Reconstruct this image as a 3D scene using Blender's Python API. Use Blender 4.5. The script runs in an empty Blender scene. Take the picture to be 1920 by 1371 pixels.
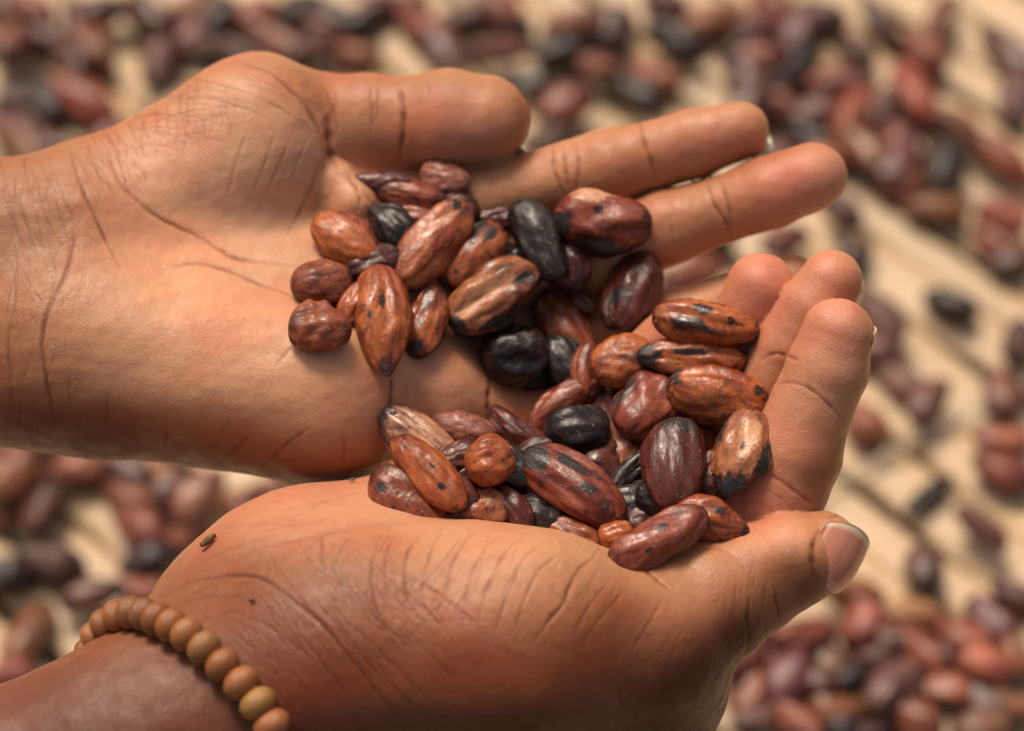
import bpy, math, random
import numpy as np
from mathutils import Vector, Matrix
R = math.radians
rnd = random.Random(7)
scene = bpy.context.scene
COL = scene.collection

# ------------------------------------------------------------ camera, sky, sun
FOC = 0.5                                  # metres to the plane of focus
PITCH = 50.0
LENS = 85.0
S = (36.0 / LENS * FOC) / 1920.0           # metres per photo pixel on that plane
cam_d = bpy.data.cameras.new("camera"); cam = bpy.data.objects.new("camera", cam_d); COL.objects.link(cam)
CAM = np.array([0.0, 0.0, 0.667])
cam.location = CAM; cam.rotation_euler = (R(90 - PITCH), 0, 0)
cam_d.lens = LENS; cam_d.sensor_width = 36; cam_d.clip_start = 0.02; cam_d.clip_end = 50
cam_d.dof.use_dof = True; cam_d.dof.focus_distance = FOC - 0.002; cam_d.dof.aperture_fstop = 7.4; cam_d.dof.aperture_blades = 8
scene.camera = cam
w = bpy.data.worlds.new("World"); scene.world = w; w.use_nodes = True
nt = w.node_tree; bg = nt.nodes["Background"]
sky = nt.nodes.new("ShaderNodeTexSky"); sky.sky_type = 'NISHITA'; sky.sun_disc = False
SUN_EL, SUN_AZ = 62.0, -28.0               # azimuth from +Y towards +X
sky.sun_elevation = R(SUN_EL); sky.sun_rotation = R(SUN_AZ)
sky.air_density = 1.0; sky.dust_density = 6.0; sky.ozone_density = 0.3
warm = nt.nodes.new("ShaderNodeMix"); warm.data_type = 'RGBA'; warm.blend_type = 'MULTIPLY'; warm.inputs[0].default_value = 1.0
nt.links.new(sky.outputs[0], warm.inputs[6]); warm.inputs[7].default_value = (1.06, 0.96, 0.81, 1)      # overcast, warm white balance
nt.links.new(warm.outputs[2], bg.inputs[0]); bg.inputs[1].default_value = 0.07
sd = bpy.data.lights.new("sun", 'SUN'); sun = bpy.data.objects.new("sun", sd); COL.objects.link(sun)
sd.energy = 1.5; sd.angle = R(18); sd.color = (1.0, 0.93, 0.82)
sdir = Vector((math.sin(R(SUN_AZ)) * math.cos(R(SUN_EL)), math.cos(R(SUN_AZ)) * math.cos(R(SUN_EL)), math.sin(R(SUN_EL))))
sun.rotation_euler = sdir.to_track_quat('Z', 'Y').to_euler(); sun.location = (0, 0, 2)
scene.view_settings.view_transform = 'Standard'; scene.view_settings.look = 'None'
scene.view_settings.gamma = 1; scene.view_settings.exposure = 0.86

RIGHT = np.array([1.0, 0, 0]); UP = np.array([0, math.sin(R(PITCH)), math.cos(R(PITCH))])
VIEW = np.array([0, math.cos(R(PITCH)), -math.sin(R(PITCH))])
K = S / FOC
# "metric" space: X right, Y down, D towards the lens, all in units of S metres
def M(px, py, d):
    q = 1 - d * K
    return np.array([(px - 960) * q, (py - 685.5) * q, d])
def rad(r, d): return r * (1 - d * K)
def m2w(m):
    m = np.asarray(m, dtype=np.float64)
    return CAM + S * (m[..., 0:1] * RIGHT - m[..., 1:2] * UP) + (FOC - S * m[..., 2:3]) * VIEW
def m2px(m):
    q = 1 - m[:, 2] * K
    return m[:, 0] / q + 960, m[:, 1] / q + 685.5
def dirw(v): return v[0] * RIGHT - v[1] * UP - v[2] * VIEW
def nrm(v): v = np.asarray(v, float); return v / np.linalg.norm(v)
def ground(px, py, z=0.0):
    dv = RIGHT * (px - 960) * K - UP * (py - 685.5) * K + VIEW
    t = (z - CAM[2]) / dv[2]
    return CAM + dv * t, t                  # point, distance along the view axis

def tag(o, label=None, cat=None, group=None, kind=None):
    if label: o["label"] = label
    if cat: o["category"] = cat
    if group: o["group"] = group
    if kind: o["kind"] = kind
    return o
def mesh_np(name, v, f, mat, smooth=True, attrs=None, flat_n=4):
    me = bpy.data.meshes.new(name)
    v = np.ascontiguousarray(v, np.float32); f = np.ascontiguousarray(f, np.int32)
    k = f.shape[1]
    me.vertices.add(len(v)); me.vertices.foreach_set("co", v.ravel())
    me.loops.add(f.size); me.loops.foreach_set("vertex_index", f.ravel())
    me.polygons.add(len(f)); me.polygons.foreach_set("loop_start", np.arange(0, f.size, k, dtype=np.int32))
    me.update(calc_edges=True); me.validate()
    if smooth: me.polygons.foreach_set("use_smooth", np.ones(len(me.polygons), bool))
    for n, a in (attrs or {}).items():
        if a.ndim == 2:
            at = me.attributes.new(n, 'FLOAT_COLOR', 'POINT'); c = np.ones((len(v), 4), np.float32); c[:, :3] = a
            at.data.foreach_set("color", c.ravel())
        else:
            at = me.attributes.new(n, 'FLOAT', 'POINT'); at.data.foreach_set("value", a.astype(np.float32))
    me.materials.append(mat)
    return me
def link(name, me, parent=None):
    o = bpy.data.objects.new(name, me); COL.objects.link(o)
    if parent is not None: o.parent = parent
    return o
def empty(name, loc):
    o = bpy.data.objects.new(name, None); COL.objects.link(o); o.location = loc; o.empty_display_size = 0.01
    return o

# ------------------------------------------------------------ materials
class NT:
    def __init__(s, name):
        s.m = bpy.data.materials.new(name); s.m.use_nodes = True; s.t = s.m.node_tree
        s.b = s.t.nodes["Principled BSDF"]
    def n(s, typ, **kw):
        nd = s.t.nodes.new(typ)
        for k, v in kw.items(): setattr(nd, k, v)
        return nd
    def l(s, a, b): s.t.links.new(a, b)
    def inp(s, sock, v):
        if isinstance(v, bpy.types.NodeSocket): s.l(v, sock)
        else: sock.default_value = v
    def math(s, op, a, b=0.0, clamp=False):
        nd = s.n("ShaderNodeMath", operation=op); nd.use_clamp = clamp
        s.inp(nd.inputs[0], a); s.inp(nd.inputs[1], b); return nd.outputs[0]
    def mix(s, f, a, b, blend='MIX'):
        nd = s.n("ShaderNodeMix", data_type='RGBA', blend_type=blend)
        s.inp(nd.inputs[0], f)
        s.inp(nd.inputs[6], a if isinstance(a, bpy.types.NodeSocket) else (*a, 1) if len(a) == 3 else a)
        s.inp(nd.inputs[7], b if isinstance(b, bpy.types.NodeSocket) else (*b, 1) if len(b) == 3 else b)
        return nd.outputs[2]
    def ramp(s, f, lo, hi, a=0.0, b=1.0):
        nd = s.n("ShaderNodeMapRange"); nd.interpolation_type = 'SMOOTHSTEP'
        s.inp(nd.inputs[0], f); nd.inputs[1].default_value = lo; nd.inputs[2].default_value = hi
        nd.inputs[3].default_value = a; nd.inputs[4].default_value = b; return nd.outputs[0]
    def noise(s, vec, scale, detail=3, rough=0.55, dist=0.0):
        nd = s.n("ShaderNodeTexNoise"); s.l(vec, nd.inputs["Vector"]); nd.inputs["Scale"].default_value = scale
        nd.inputs["Detail"].default_value = detail; nd.inputs["Roughness"].default_value = rough
        nd.inputs["Distortion"].default_value = dist; return nd.outputs[0]
    def vor(s, vec, scale, feat='DISTANCE_TO_EDGE', rnd_=1.0):
        nd = s.n("ShaderNodeTexVoronoi"); nd.feature = feat; s.l(vec, nd.inputs["Vector"]); nd.inputs["Scale"].default_value = scale
        nd.inputs["Randomness"].default_value = rnd_
        return nd.outputs[0]
    def scalev(s, vec, sc, rot=(0, 0, 0)):
        nd = s.n("ShaderNodeMapping"); s.l(vec, nd.inputs[0]); nd.inputs[3].default_value = sc; nd.inputs[2].default_value = rot
        return nd.outputs[0]
    def bump(s, h, strength, dist, normal=None):
        nd = s.n("ShaderNodeBump"); s.l(h, nd.inputs["Height"]); nd.inputs["Strength"].default_value = strength
        nd.inputs["Distance"].default_value = dist
        if normal is not None: s.l(normal, nd.inputs["Normal"])
        return nd.outputs[0]

def skin_material():
    t = NT("skin"); b = t.b
    tc = t.n("ShaderNodeTexCoord").outputs["Object"]
    at = t.n("ShaderNodeAttribute", attribute_name="tone").outputs["Color"]
    cr = t.n("ShaderNodeAttribute", attribute_name="crease").outputs["Fac"]
    ln = t.n("ShaderNodeAttribute", attribute_name="lines").outputs["Fac"]     # how cross-hatched the skin is
    big = t.noise(tc, 55, 3); med = t.noise(tc, 260, 4, 0.6); fine = t.noise(tc, 1600, 3, 0.65)
    c = t.mix(t.ramp(big, 0.35, 0.7), at, t.mix(1.0, at, (1.0, 0.80, 0.76), 'MULTIPLY'))
    c = t.mix(t.math('MULTIPLY', t.ramp(med, 0.4, 0.7), 0.3), c, t.mix(1.0, c, (0.80, 0.66, 0.60), 'MULTIPLY'))
    c = t.mix(t.math('MULTIPLY', t.ramp(fine, 0.38, 0.6), 0.16), c, t.mix(1.0, c, (0.72, 0.6, 0.55), 'MULTIPLY'))
    c = t.mix(t.math('MULTIPLY', t.ramp(fine, 0.45, 0.7), 0.25), c, t.mix(1.0, c, (1.18, 1.15, 1.12), 'MULTIPLY'))
    # fine wrinkles of the dry skin: stretched cells, warped
    wn = t.n("ShaderNodeTexNoise"); t.l(tc, wn.inputs["Vector"]); wn.inputs["Scale"].default_value = 45; wn.inputs["Detail"].default_value = 1
    wv = t.n("ShaderNodeMix", data_type='VECTOR'); wv.inputs[0].default_value = 0.003
    t.l(tc, wv.inputs[4]); t.l(wn.outputs[1], wv.inputs[5])
    v1 = t.vor(t.scalev(wv.outputs[1], (0.8, 3.2, 1.2), (0, 0, 0.75)), 230)
    v2 = t.vor(t.scalev(wv.outputs[1], (3.4, 0.9, 1.2), (0, 0.2, -0.35)), 170)
    l1 = t.ramp(v1, 0.0, 0.07, 1, 0); l2 = t.ramp(v2, 0.0, 0.06, 1, 0)
    lm = t.math('MULTIPLY', t.math('MAXIMUM', l1, l2), t.ramp(t.noise(tc, 120, 2), 0.38, 0.62))
    lm = t.math('MULTIPLY', lm, ln)
    c = t.mix(t.math('MULTIPLY', lm, 0.42), c, t.mix(1.0, c, (0.55, 0.36, 0.30), 'MULTIPLY'))
    pore = t.ramp(t.vor(tc, 2100, 'F1'), 0.05, 0.22, 1, 0)
    c = t.mix(t.math('MULTIPLY', pore, 0.16), c, t.mix(1.0, c, (0.6, 0.42, 0.36), 'MULTIPLY'))
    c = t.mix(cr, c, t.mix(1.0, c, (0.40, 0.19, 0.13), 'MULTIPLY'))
    t.l(c, b.inputs["Base Color"])
    # finger-print ridges
    wav = t.n("ShaderNodeTexWave"); wav.wave_type = 'BANDS'; wav.bands_direction = 'DIAGONAL'
    t.l(tc, wav.inputs[0]); wav.inputs["Scale"].default_value = 460; wav.inputs["Distortion"].default_value = 5
    wav.inputs["Detail"].default_value = 1; wav.inputs["Detail Scale"].default_value = 0.12
    h = t.math('ADD', t.math('MULTIPLY', wav.outputs[1], t.math('MULTIPLY', t.math('SUBTRACT', 1.0, ln, True), t.ramp(t.noise(tc, 70, 2), 0.35, 0.65, 0.1, 0.6))), t.math('MULTIPLY', fine, 0.7))
    h = t.math('SUBTRACT', h, t.math('MULTIPLY', lm, 1.3))
    micro = t.vor(tc, 1500)
    h = t.math('ADD', h, t.math('MULTIPLY', t.ramp(micro, 0, 0.12), 0.5))
    nb = t.bump(h, 0.26, 0.00016)
    nb = t.bump(med, 0.45, 0.0007, nb); nb = t.bump(fine, 0.35, 0.00018, nb)
    t.l(nb, b.inputs["Normal"])
    t.l(t.ramp(med, 0.3, 0.7, 0.38, 0.56), b.inputs["Roughness"])
    b.inputs["Specular IOR Level"].default_value = 0.38
    b.inputs["Subsurface Weight"].default_value = 0.35
    b.inputs["Subsurface Radius"].default_value = (1.0, 0.28, 0.12); b.inputs["Subsurface Scale"].default_value = 0.0045
    return t.m
def bean_material():
    t = NT("cocoa_bean"); b = t.b
    oi = t.n("ShaderNodeObjectInfo")
    tc = t.n("ShaderNodeTexCoord").outputs["Object"]
    off = t.n("ShaderNodeVectorMath", operation='ADD'); t.l(tc, off.inputs[0])
    cx = t.n("ShaderNodeCombineXYZ"); r_ = t.math('MULTIPLY', oi.outputs["Random"], 7.0)
    for i in range(3): t.l(r_, cx.inputs[i])
    t.l(cx.outputs[0], off.inputs[1]); p = off.outputs[0]
    st = t.scalev(p, (0.30, 1, 1)); mot = t.noise(t.scalev(p, (0.8, 1, 1)), 480, 5, 0.7, 0.8)
    streak = t.noise(st, 520, 4, 0.6, 0.4); broad = t.noise(t.scalev(p, (0.6, 1, 1)), 130, 3, 0.55, 0.6)
    patch = t.noise(t.scalev(p, (0.6, 1, 1)), 230, 5, 0.66, 0.9); speck = t.noise(p, 900, 3, 0.6)
    base = oi.outputs["Color"]
    c = t.mix(t.ramp(broad, 0.36, 0.66), base, t.mix(1.0, base, (0.55, 0.36, 0.40), 'MULTIPLY'))
    c = t.mix(t.math('MULTIPLY', t.ramp(streak, 0.48, 0.72), 0.26), c, t.mix(1.0, base, (1.45, 1.45, 1.3), 'MULTIPLY'))
    c = t.mix(t.math('MULTIPLY', t.ramp(streak, 0.50, 0.34), 0.38), c, t.mix(1.0, c, (0.42, 0.30, 0.34), 'MULTIPLY'))
    c = t.mix(t.math('MULTIPLY', t.ramp(mot, 0.46, 0.62), 0.62), c, t.mix(1.0, c, (0.42, 0.26, 0.32), 'MULTIPLY'))
    rim = t.n("ShaderNodeAttribute", attribute_name="rim").outputs["Fac"]
    dk = oi.outputs["Alpha"]                # share of the shell that is charred
    thr = t.math('SUBTRACT', 0.75, t.math('MULTIPLY', dk, 0.36))
    thr = t.math('SUBTRACT', thr, t.math('MULTIPLY', rim, 0.17))
    pm = t.math('MULTIPLY', t.math('SUBTRACT', patch, thr), 9.0, True)
    pur = t.math('MULTIPLY', t.math('SUBTRACT', patch, t.math('SUBTRACT', thr, 0.10)), 7.0, True)
    c = t.mix(t.math('MULTIPLY', pur, 0.75), c, t.mix(1.0, c, (0.34, 0.20, 0.27), 'MULTIPLY'))
    c = t.mix(t.math('MULTIPLY', pm, 0.92), c, (0.020, 0.013, 0.012))
    ch = t.n("ShaderNodeAttribute", attribute_name="char").outputs["Fac"]; pl = t.n("ShaderNodeAttribute", attribute_name="pale").outputs["Fac"]
    brk = t.math('ADD', t.math('MULTIPLY', t.math('SUBTRACT', patch, 0.5), 3.0), t.math('MULTIPLY', t.math('SUBTRACT', speck, 0.5), 1.0))
    c = t.mix(t.math('MULTIPLY', t.ramp(t.math('ADD', pl, brk), 0.35, 0.75), 0.8), c, (0.60, 0.30, 0.15))
    c = t.mix(t.math('MULTIPLY', t.ramp(t.math('ADD', ch, brk), 0.22, 0.5), 0.75), c, t.mix(1.0, c, (0.30, 0.18, 0.24), 'MULTIPLY'))
    c = t.mix(t.ramp(t.math('ADD', ch, brk), 0.48, 0.72), c, (0.022, 0.016, 0.015))
    sm = t.math('MULTIPLY', t.ramp(speck, 0.62, 0.68), t.ramp(broad, 0.40, 0.6))
    c = t.mix(t.math('MULTIPLY', sm, 0.7), c, (0.03, 0.016, 0.014))
    dust = t.math('MULTIPLY', t.ramp(t.vor(p, 1150, 'F1'), 0.20, 0.08), t.ramp(t.noise(p, 330, 2), 0.50, 0.60))
    c = t.mix(t.math('MULTIPLY', dust, 0.75), c, (0.55, 0.40, 0.25))
    t.l(c, b.inputs["Base Color"])
    rg = t.math('ADD', t.ramp(mot, 0.35, 0.65, 0.23, 0.50), t.math('MULTIPLY', dust, 0.3))
    t.l(rg, b.inputs["Roughness"]); b.inputs["Specular IOR Level"].default_value = 0.5
    h = t.math('ADD', t.math('MULTIPLY', streak, 1.0), t.math('MULTIPLY', patch, 0.8))
    h = t.math('ADD', h, t.math('MULTIPLY', mot, 0.7)); h = t.math('ADD', h, t.math('MULTIPLY', dust, 0.6))
    n1 = t.bump(h, 0.36, 0.0004); n1 = t.bump(speck, 0.35, 0.0003, n1)
    wr = t.vor(t.scalev(p, (0.5, 1, 1)), 420); n1 = t.bump(t.ramp(wr, 0, 0.12), 0.10, 0.0002, n1)
    t.l(n1, b.inputs["Normal"])
    return t.m
def cane_material():
    t = NT("split_cane"); b = t.b
    tc = t.n("ShaderNodeTexCoord").outputs["Object"]; oi = t.n("ShaderNodeObjectInfo")
    g = t.noise(t.scalev(tc, (0.06, 1, 1)), 420, 4, 0.6, 0.2); s2 = t.noise(tc, 28, 3, 0.6); s3 = t.noise(tc, 120, 3)
    c = t.mix(oi.outputs["Random"], (0.57, 0.40, 0.25), (0.50, 0.365, 0.24))
    c = t.mix(t.math('MULTIPLY', t.ramp(g, 0.4, 0.7), 0.35), c, (0.42, 0.26, 0.12))
    c = t.mix(t.math('MULTIPLY', t.ramp(s2, 0.45, 0.7), 0.45), c, (0.66, 0.42, 0.20))
    c = t.mix(t.math('MULTIPLY', t.ramp(s3, 0.62, 0.8), 0.5), c, (0.30, 0.16, 0.09))
    t.l(c, b.inputs["Base Color"]); b.inputs["Roughness"].default_value = 0.55
    t.l(t.bump(g, 0.4, 0.0006), b.inputs["Normal"])
    return t.m
def plain(name, col, rough=0.5, var=0.25, scale=300, spec=0.5, bump=0.3):
    t = NT(name); b = t.b; tc = t.n("ShaderNodeTexCoord").outputs["Object"]
    n_ = t.noise(tc, scale, 4, 0.6)
    t.l(t.mix(t.ramp(n_, 0.3, 0.7), tuple(x * (1 - var) for x in col), tuple(min(1, x * (1 + var)) for x in col)), b.inputs["Base Color"])
    b.inputs["Roughness"].default_value = rough; b.inputs["Specular IOR Level"].default_value = spec
    if bump: t.l(t.bump(n_, bump, 0.0004), b.inputs["Normal"])
    return t.m
def wood_bead_material():
    t = NT("wooden_bead"); b = t.b; tc = t.n("ShaderNodeTexCoord").outputs["Object"]; oi = t.n("ShaderNodeObjectInfo")
    g = t.noise(t.scalev(tc, (1, 1, 0.25)), 900, 4, 0.6, 0.6)
    c = t.mix(t.ramp(g, 0.35, 0.65), t.mix(1.0, oi.outputs["Color"], (0.56, 0.40, 0.28), 'MULTIPLY'), oi.outputs["Color"])
    t.l(c, b.inputs["Base Color"]); b.inputs["Roughness"].default_value = 0.33
    t.l(t.bump(g, 0.3, 0.0003), b.inputs["Normal"]); return t.m
def nail_material():
    t = NT("fingernail"); b = t.b
    at = t.n("ShaderNodeAttribute", attribute_name="tone").outputs["Color"]
    tc = t.n("ShaderNodeTexCoord").outputs["UV"]
    t.l(at, b.inputs["Base Color"]); b.inputs["Roughness"].default_value = 0.30
    b.inputs["Specular IOR Level"].default_value = 0.5; b.inputs["Coat Weight"].default_value = 0.15; b.inputs["Coat Roughness"].default_value = 0.2
    b.inputs["Subsurface Weight"].default_value = 0.15; b.inputs["Subsurface Scale"].default_value = 0.002
    return t.m
SKIN, BEAN, CANE, BEAD, NAIL = skin_material(), bean_material(), cane_material(), wood_bead_material(), nail_material()
SOIL = plain("dark_ground", (0.06, 0.042, 0.03), 0.9, 0.4, 60)
TWINE = plain("grey_twine", (0.45, 0.38, 0.30), 0.85, 0.3, 500)
HUSK = plain("dry_husk", (0.16, 0.075, 0.03), 0.6, 0.5, 900)
CHAR = plain("charred_husk", (0.015, 0.012, 0.012), 0.5, 0.5, 900)
ELASTIC = plain("elastic_cord", (0.05, 0.03, 0.02), 0.6, 0.1, 300, bump=0)

# ------------------------------------------------------------ hands: distance field -> surface
def cone(a, ra, b, rb, k=30):
    return ('c', M(*a), rad(ra, a[2]), M(*b), rad(rb, b[2]), k)
def chain(pts, k=16):
    return [cone(pts[i][:3], pts[i][3], pts[i + 1][:3], pts[i + 1][3], k) for i in range(len(pts) - 1)]
def ball(c, rr, rotz=0.0, k=40):
    ca, sa = math.cos(R(rotz)), math.sin(R(rotz))
    ax = np.array([[ca, sa, 0], [-sa, ca, 0], [0, 0, 1.0]])
    return ('e', M(*c), ax, np.array([rad(x, c[2]) for x in rr]), None, k)
def smin(a, b, k):
    h = np.clip(k - np.abs(a - b), 0, None) / k
    return np.minimum(a, b) - h * h * k * 0.25
def prim(p, q):
    if q[0] == 'c':
        a, ra, b, rb = q[1:5]; ab = (b - a).astype(np.float32); pa = p - a.astype(np.float32)
        t = np.clip(pa @ ab / float(ab @ ab), 0, 1)
        return np.linalg.norm(pa - t[:, None] * ab, axis=1) - (ra + (rb - ra) * t)
    c, ax, r = q[1:4]
    l = (p - c.astype(np.float32)) @ ax.T.astype(np.float32)
    k0 = np.linalg.norm(l / r, axis=1); k1 = np.linalg.norm(l / (r * r), axis=1) + 1e-9
    return k0 * (k0 - 1) / k1
def field(p, H):
    p = p.astype(np.float32)
    def comb(L):
        d = None
        for q in L:
            e = prim(p, q)
            d = e if d is None else smin(d, e, q[-1])
        return d
    base = comb(H['palm']); out = base
    for k, f in H['fingers']:
        g = comb(f)
        out = np.minimum(out, smin(base, g, k)) if k > 0 else np.minimum(out, g)
    for q in H.get('cut', []):
        out = -smin(-out, prim(p, q), q[-1])
    lo, hi = H['box']
    e = np.maximum(lo - p, p - hi).max(axis=1)
    return np.maximum(out, e)
def grad(p, H, e=1.5):
    g = np.zeros(p.shape, np.float32); kk = np.array([[1, -1, -1], [-1, -1, 1], [-1, 1, -1], [1, 1, 1]], np.float32)
    for v in kk: g += v * field(p + v * e, H)[:, None]
    return g / (4 * e)
def surface(H, h):
    lo, hi = H['box']; lo = lo - 3 * h; hi = hi + 3 * h
    n = np.ceil((hi - lo) / h).astype(int) + 1; B = 8
    n = ((n + B - 1) // B) * B
    nb = n // B
    bi = np.stack(np.meshgrid(*[np.arange(x) for x in nb], indexing='ij'), -1).reshape(-1, 3)
    bc = lo + (bi * B + (B - 1) / 2) * h
    fd = field(bc, H); act = np.abs(fd) < h * B * 0.87 * 1.35 + 6
    G = np.where(fd > 0, 99, -99).astype(np.float32).reshape(nb)
    G = G.repeat(B, 0).repeat(B, 1).repeat(B, 2)
    loc = np.stack(np.meshgrid(*[np.arange(B)] * 3, indexing='ij'), -1).reshape(-1, 3)
    ab = bi[act] * B
    for i in range(0, len(ab), 400):
        idx = (ab[i:i + 400, None, :] + loc[None]).reshape(-1, 3)
        G[idx[:, 0], idx[:, 1], idx[:, 2]] = field(lo + idx * h, H)
    ins = G < 0
    c = np.zeros(tuple(n - 1), np.int8)
    for dx in (0, 1):
        for dy in (0, 1):
            for dz in (0, 1):
                c += ins[dx:n[0] - 1 + dx, dy:n[1] - 1 + dy, dz:n[2] - 1 + dz]
    ci = np.argwhere((c > 0) & (c < 8))
    vid = -np.ones(c.shape, np.int32); vid[ci[:, 0], ci[:, 1], ci[:, 2]] = np.arange(len(ci))
    acc = np.zeros((len(ci), 3)); cnt = np.zeros(len(ci))
    for a in range(3):
        o1, o2 = [x for x in range(3) if x != a]
        for s1 in (0, 1):
            for s2 in (0, 1):
                p0 = ci.copy(); p0[:, o1] += s1; p0[:, o2] += s2
                p1 = p0.copy(); p1[:, a] += 1
                g0 = G[p0[:, 0], p0[:, 1], p0[:, 2]]; g1 = G[p1[:, 0], p1[:, 1], p1[:, 2]]
                m = (g0 < 0) != (g1 < 0)
                t = np.where(m, g0 / (g0 - g1 + 1e-12), 0)
                pt = p0.astype(float); pt[:, a] += t
                acc[m] += pt[m]; cnt[m] += 1
    V = lo + acc / cnt[:, None] * h
    F = []
    for a in range(3):
        b_, c_ = (a + 1) % 3, (a + 2) % 3
        sl0 = [slice(None)] * 3; sl1 = [slice(None)] * 3; sl0[a] = slice(0, -1); sl1[a] = slice(1, None)
        I0, I1 = ins[tuple(sl0)], ins[tuple(sl1)]
        e = np.argwhere(I0 != I1); e = e[(e[:, b_] > 0) & (e[:, c_] > 0)]
        e = e[(e[:, b_] < n[b_] - 1) & (e[:, c_] < n[c_] - 1)]
        q = []
        for (s1, s2) in ((0, 0), (1, 0), (1, 1), (0, 1)):
            x = e.copy(); x[:, b_] -= s1; x[:, c_] -= s2
            q.append(vid[x[:, 0], x[:, 1], x[:, 2]])
        q = np.stack(q, 1); fl = I0[tuple(e.T)]
        q[~fl] = q[~fl][:, ::-1]; F.append(q)
    F = np.concatenate(F); F = F[(F >= 0).all(1)]
    return V, F
def project(V, H, it=2):
    for _ in range(it):
        out = np.empty_like(V)
        for i in range(0, len(V), 60000):
            p = V[i:i + 60000]; g = grad(p, H); d = field(p, H)
            l = np.maximum((g * g).sum(1), 0.15)
            st = -(d / l)[:, None] * g
            ln = np.linalg.norm(st, axis=1, keepdims=True); st *= np.minimum(1, 4 / np.maximum(ln, 1e-6))
            out[i:i + 60000] = p + st
        V = out
    return V
def subdivide(V, F):
    E = np.stack([F, np.roll(F, -1, 1)], -1).reshape(-1, 2); E.sort(axis=1)
    key = E[:, 0].astype(np.int64) * len(V) + E[:, 1]
    u, inv = np.unique(key, return_inverse=True); ei = inv.reshape(-1, 4) + len(V)
    a, b = u // len(V), u % len(V)
    ev = (V[a] + V[b]) / 2; fv = V[F].mean(1); fi = np.arange(len(F)) + len(V) + len(u)
    NF = np.stack([np.stack([F[:, k], ei[:, k], fi, ei[:, k - 1]], 1) for k in range(4)], 1).reshape(-1, 4)
    return np.concatenate([V, ev, fv]), NF
def vnormals(V, F):
    n = np.cross(V[F[:, 2]] - V[F[:, 0]], V[F[:, 3]] - V[F[:, 1]])
    N = np.zeros_like(V)
    for k in range(4):
        for a in range(3): N[:, a] += np.bincount(F[:, k], n[:, a], len(V))
    return N / np.maximum(np.linalg.norm(N, axis=1, keepdims=True), 1e-9)
def smooth_poly(pts, step=7.0, jit=0.0, rr=None):
    p = np.array(pts, float); p = np.vstack([2 * p[0] - p[1], p, 2 * p[-1] - p[-2]]); o = []
    for i in range(1, len(p) - 2):
        a, b, c, d = p[i - 1:i + 3]; k = max(2, int(np.linalg.norm(c - b) / step))
        t = np.linspace(0, 1, k, endpoint=False)[:, None]
        o.append(0.5 * (2 * b + (c - a) * t + (2 * a - 5 * b + 4 * c - d) * t * t + (-a + 3 * b - 3 * c + d) * t ** 3))
    o = np.vstack(o + [p[-2:-1]])
    if jit and rr is not None: o = o + rr.normal(0, jit, o.shape)
    return o
def apply_creases(V, N, creases, seed):
    """creases: (points, half width, depth, darkness); each is laid on the skin it crosses"""
    rr = np.random.RandomState(seed)
    px, py = m2px(V); D = V[:, 2]
    B = 8; ix = np.clip((px / B).astype(int) + 60, 0, 399); iy = np.clip((py / B).astype(int) + 60, 0, 399)
    zb = np.full((400, 400), -1e9); np.maximum.at(zb, (ix, iy), D)
    vis = np.where((D > zb[ix, iy] - 26) & (N[:, 2] > -0.05))[0]
    vx, vy = px[vis], py[vis]
    disp = np.zeros(len(V)); dark = np.zeros(len(V))
    for pts, wd, dep, dk in creases:
        P = smooth_poly(pts, 7, 0.45, rr); m = wd * 6
        sel = np.where((vx > P[:, 0].min() - m) & (vx < P[:, 0].max() + m) & (vy > P[:, 1].min() - m) & (vy < P[:, 1].max() + m))[0]
        if not len(sel): continue
        X = np.stack([vx[sel], vy[sel]], 1).astype(np.float32)
        best = np.full(len(sel), 1e9, np.float32); tt = np.zeros(len(sel), np.float32); ns = len(P) - 1
        for i in range(ns):
            a, b = P[i].astype(np.float32), P[i + 1].astype(np.float32); ab = b - a
            t = np.clip(((X - a) @ ab) / max(1e-6, float(ab @ ab)), 0, 1)
            d = np.hypot(X[:, 0] - a[0] - t * ab[0], X[:, 1] - a[1] - t * ab[1])
            k = d < best; best[k] = d[k]; tt[k] = (i + t[k]) / ns
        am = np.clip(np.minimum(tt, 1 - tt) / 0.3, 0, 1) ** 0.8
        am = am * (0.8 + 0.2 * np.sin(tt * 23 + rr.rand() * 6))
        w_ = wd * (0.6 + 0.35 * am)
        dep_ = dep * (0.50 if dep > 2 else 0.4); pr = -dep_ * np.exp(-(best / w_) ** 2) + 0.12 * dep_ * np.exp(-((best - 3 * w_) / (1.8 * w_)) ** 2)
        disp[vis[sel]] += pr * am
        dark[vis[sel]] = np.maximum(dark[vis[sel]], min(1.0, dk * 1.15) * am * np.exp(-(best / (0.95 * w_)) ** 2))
    return disp, dark
def waves(P, freqs, seed):
    rr = np.random.RandomState(seed); o = np.zeros(len(P), np.float32)
    for f, a in freqs:
        for _ in range(5):
            k = rr.normal(size=3); k *= f / np.linalg.norm(k)
            o += a * np.sin(P @ k + rr.rand() * 6.28).astype(np.float32) / 2.2
    return o
HANDS_Z = np.full((240, 172), -1e6)         # nearest skin / bean along the view axis, 10-pixel cells from -240, -170
CELL = 10.0
def zput(px, py, D):
    ix = ((px + 240) / CELL).astype(int); iy = ((py + 170) / CELL).astype(int)
    ok = (ix >= 0) & (ix < 240) & (iy >= 0) & (iy < 172)
    np.maximum.at(HANDS_Z, (ix[ok], iy[ok]), D[ok])

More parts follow.
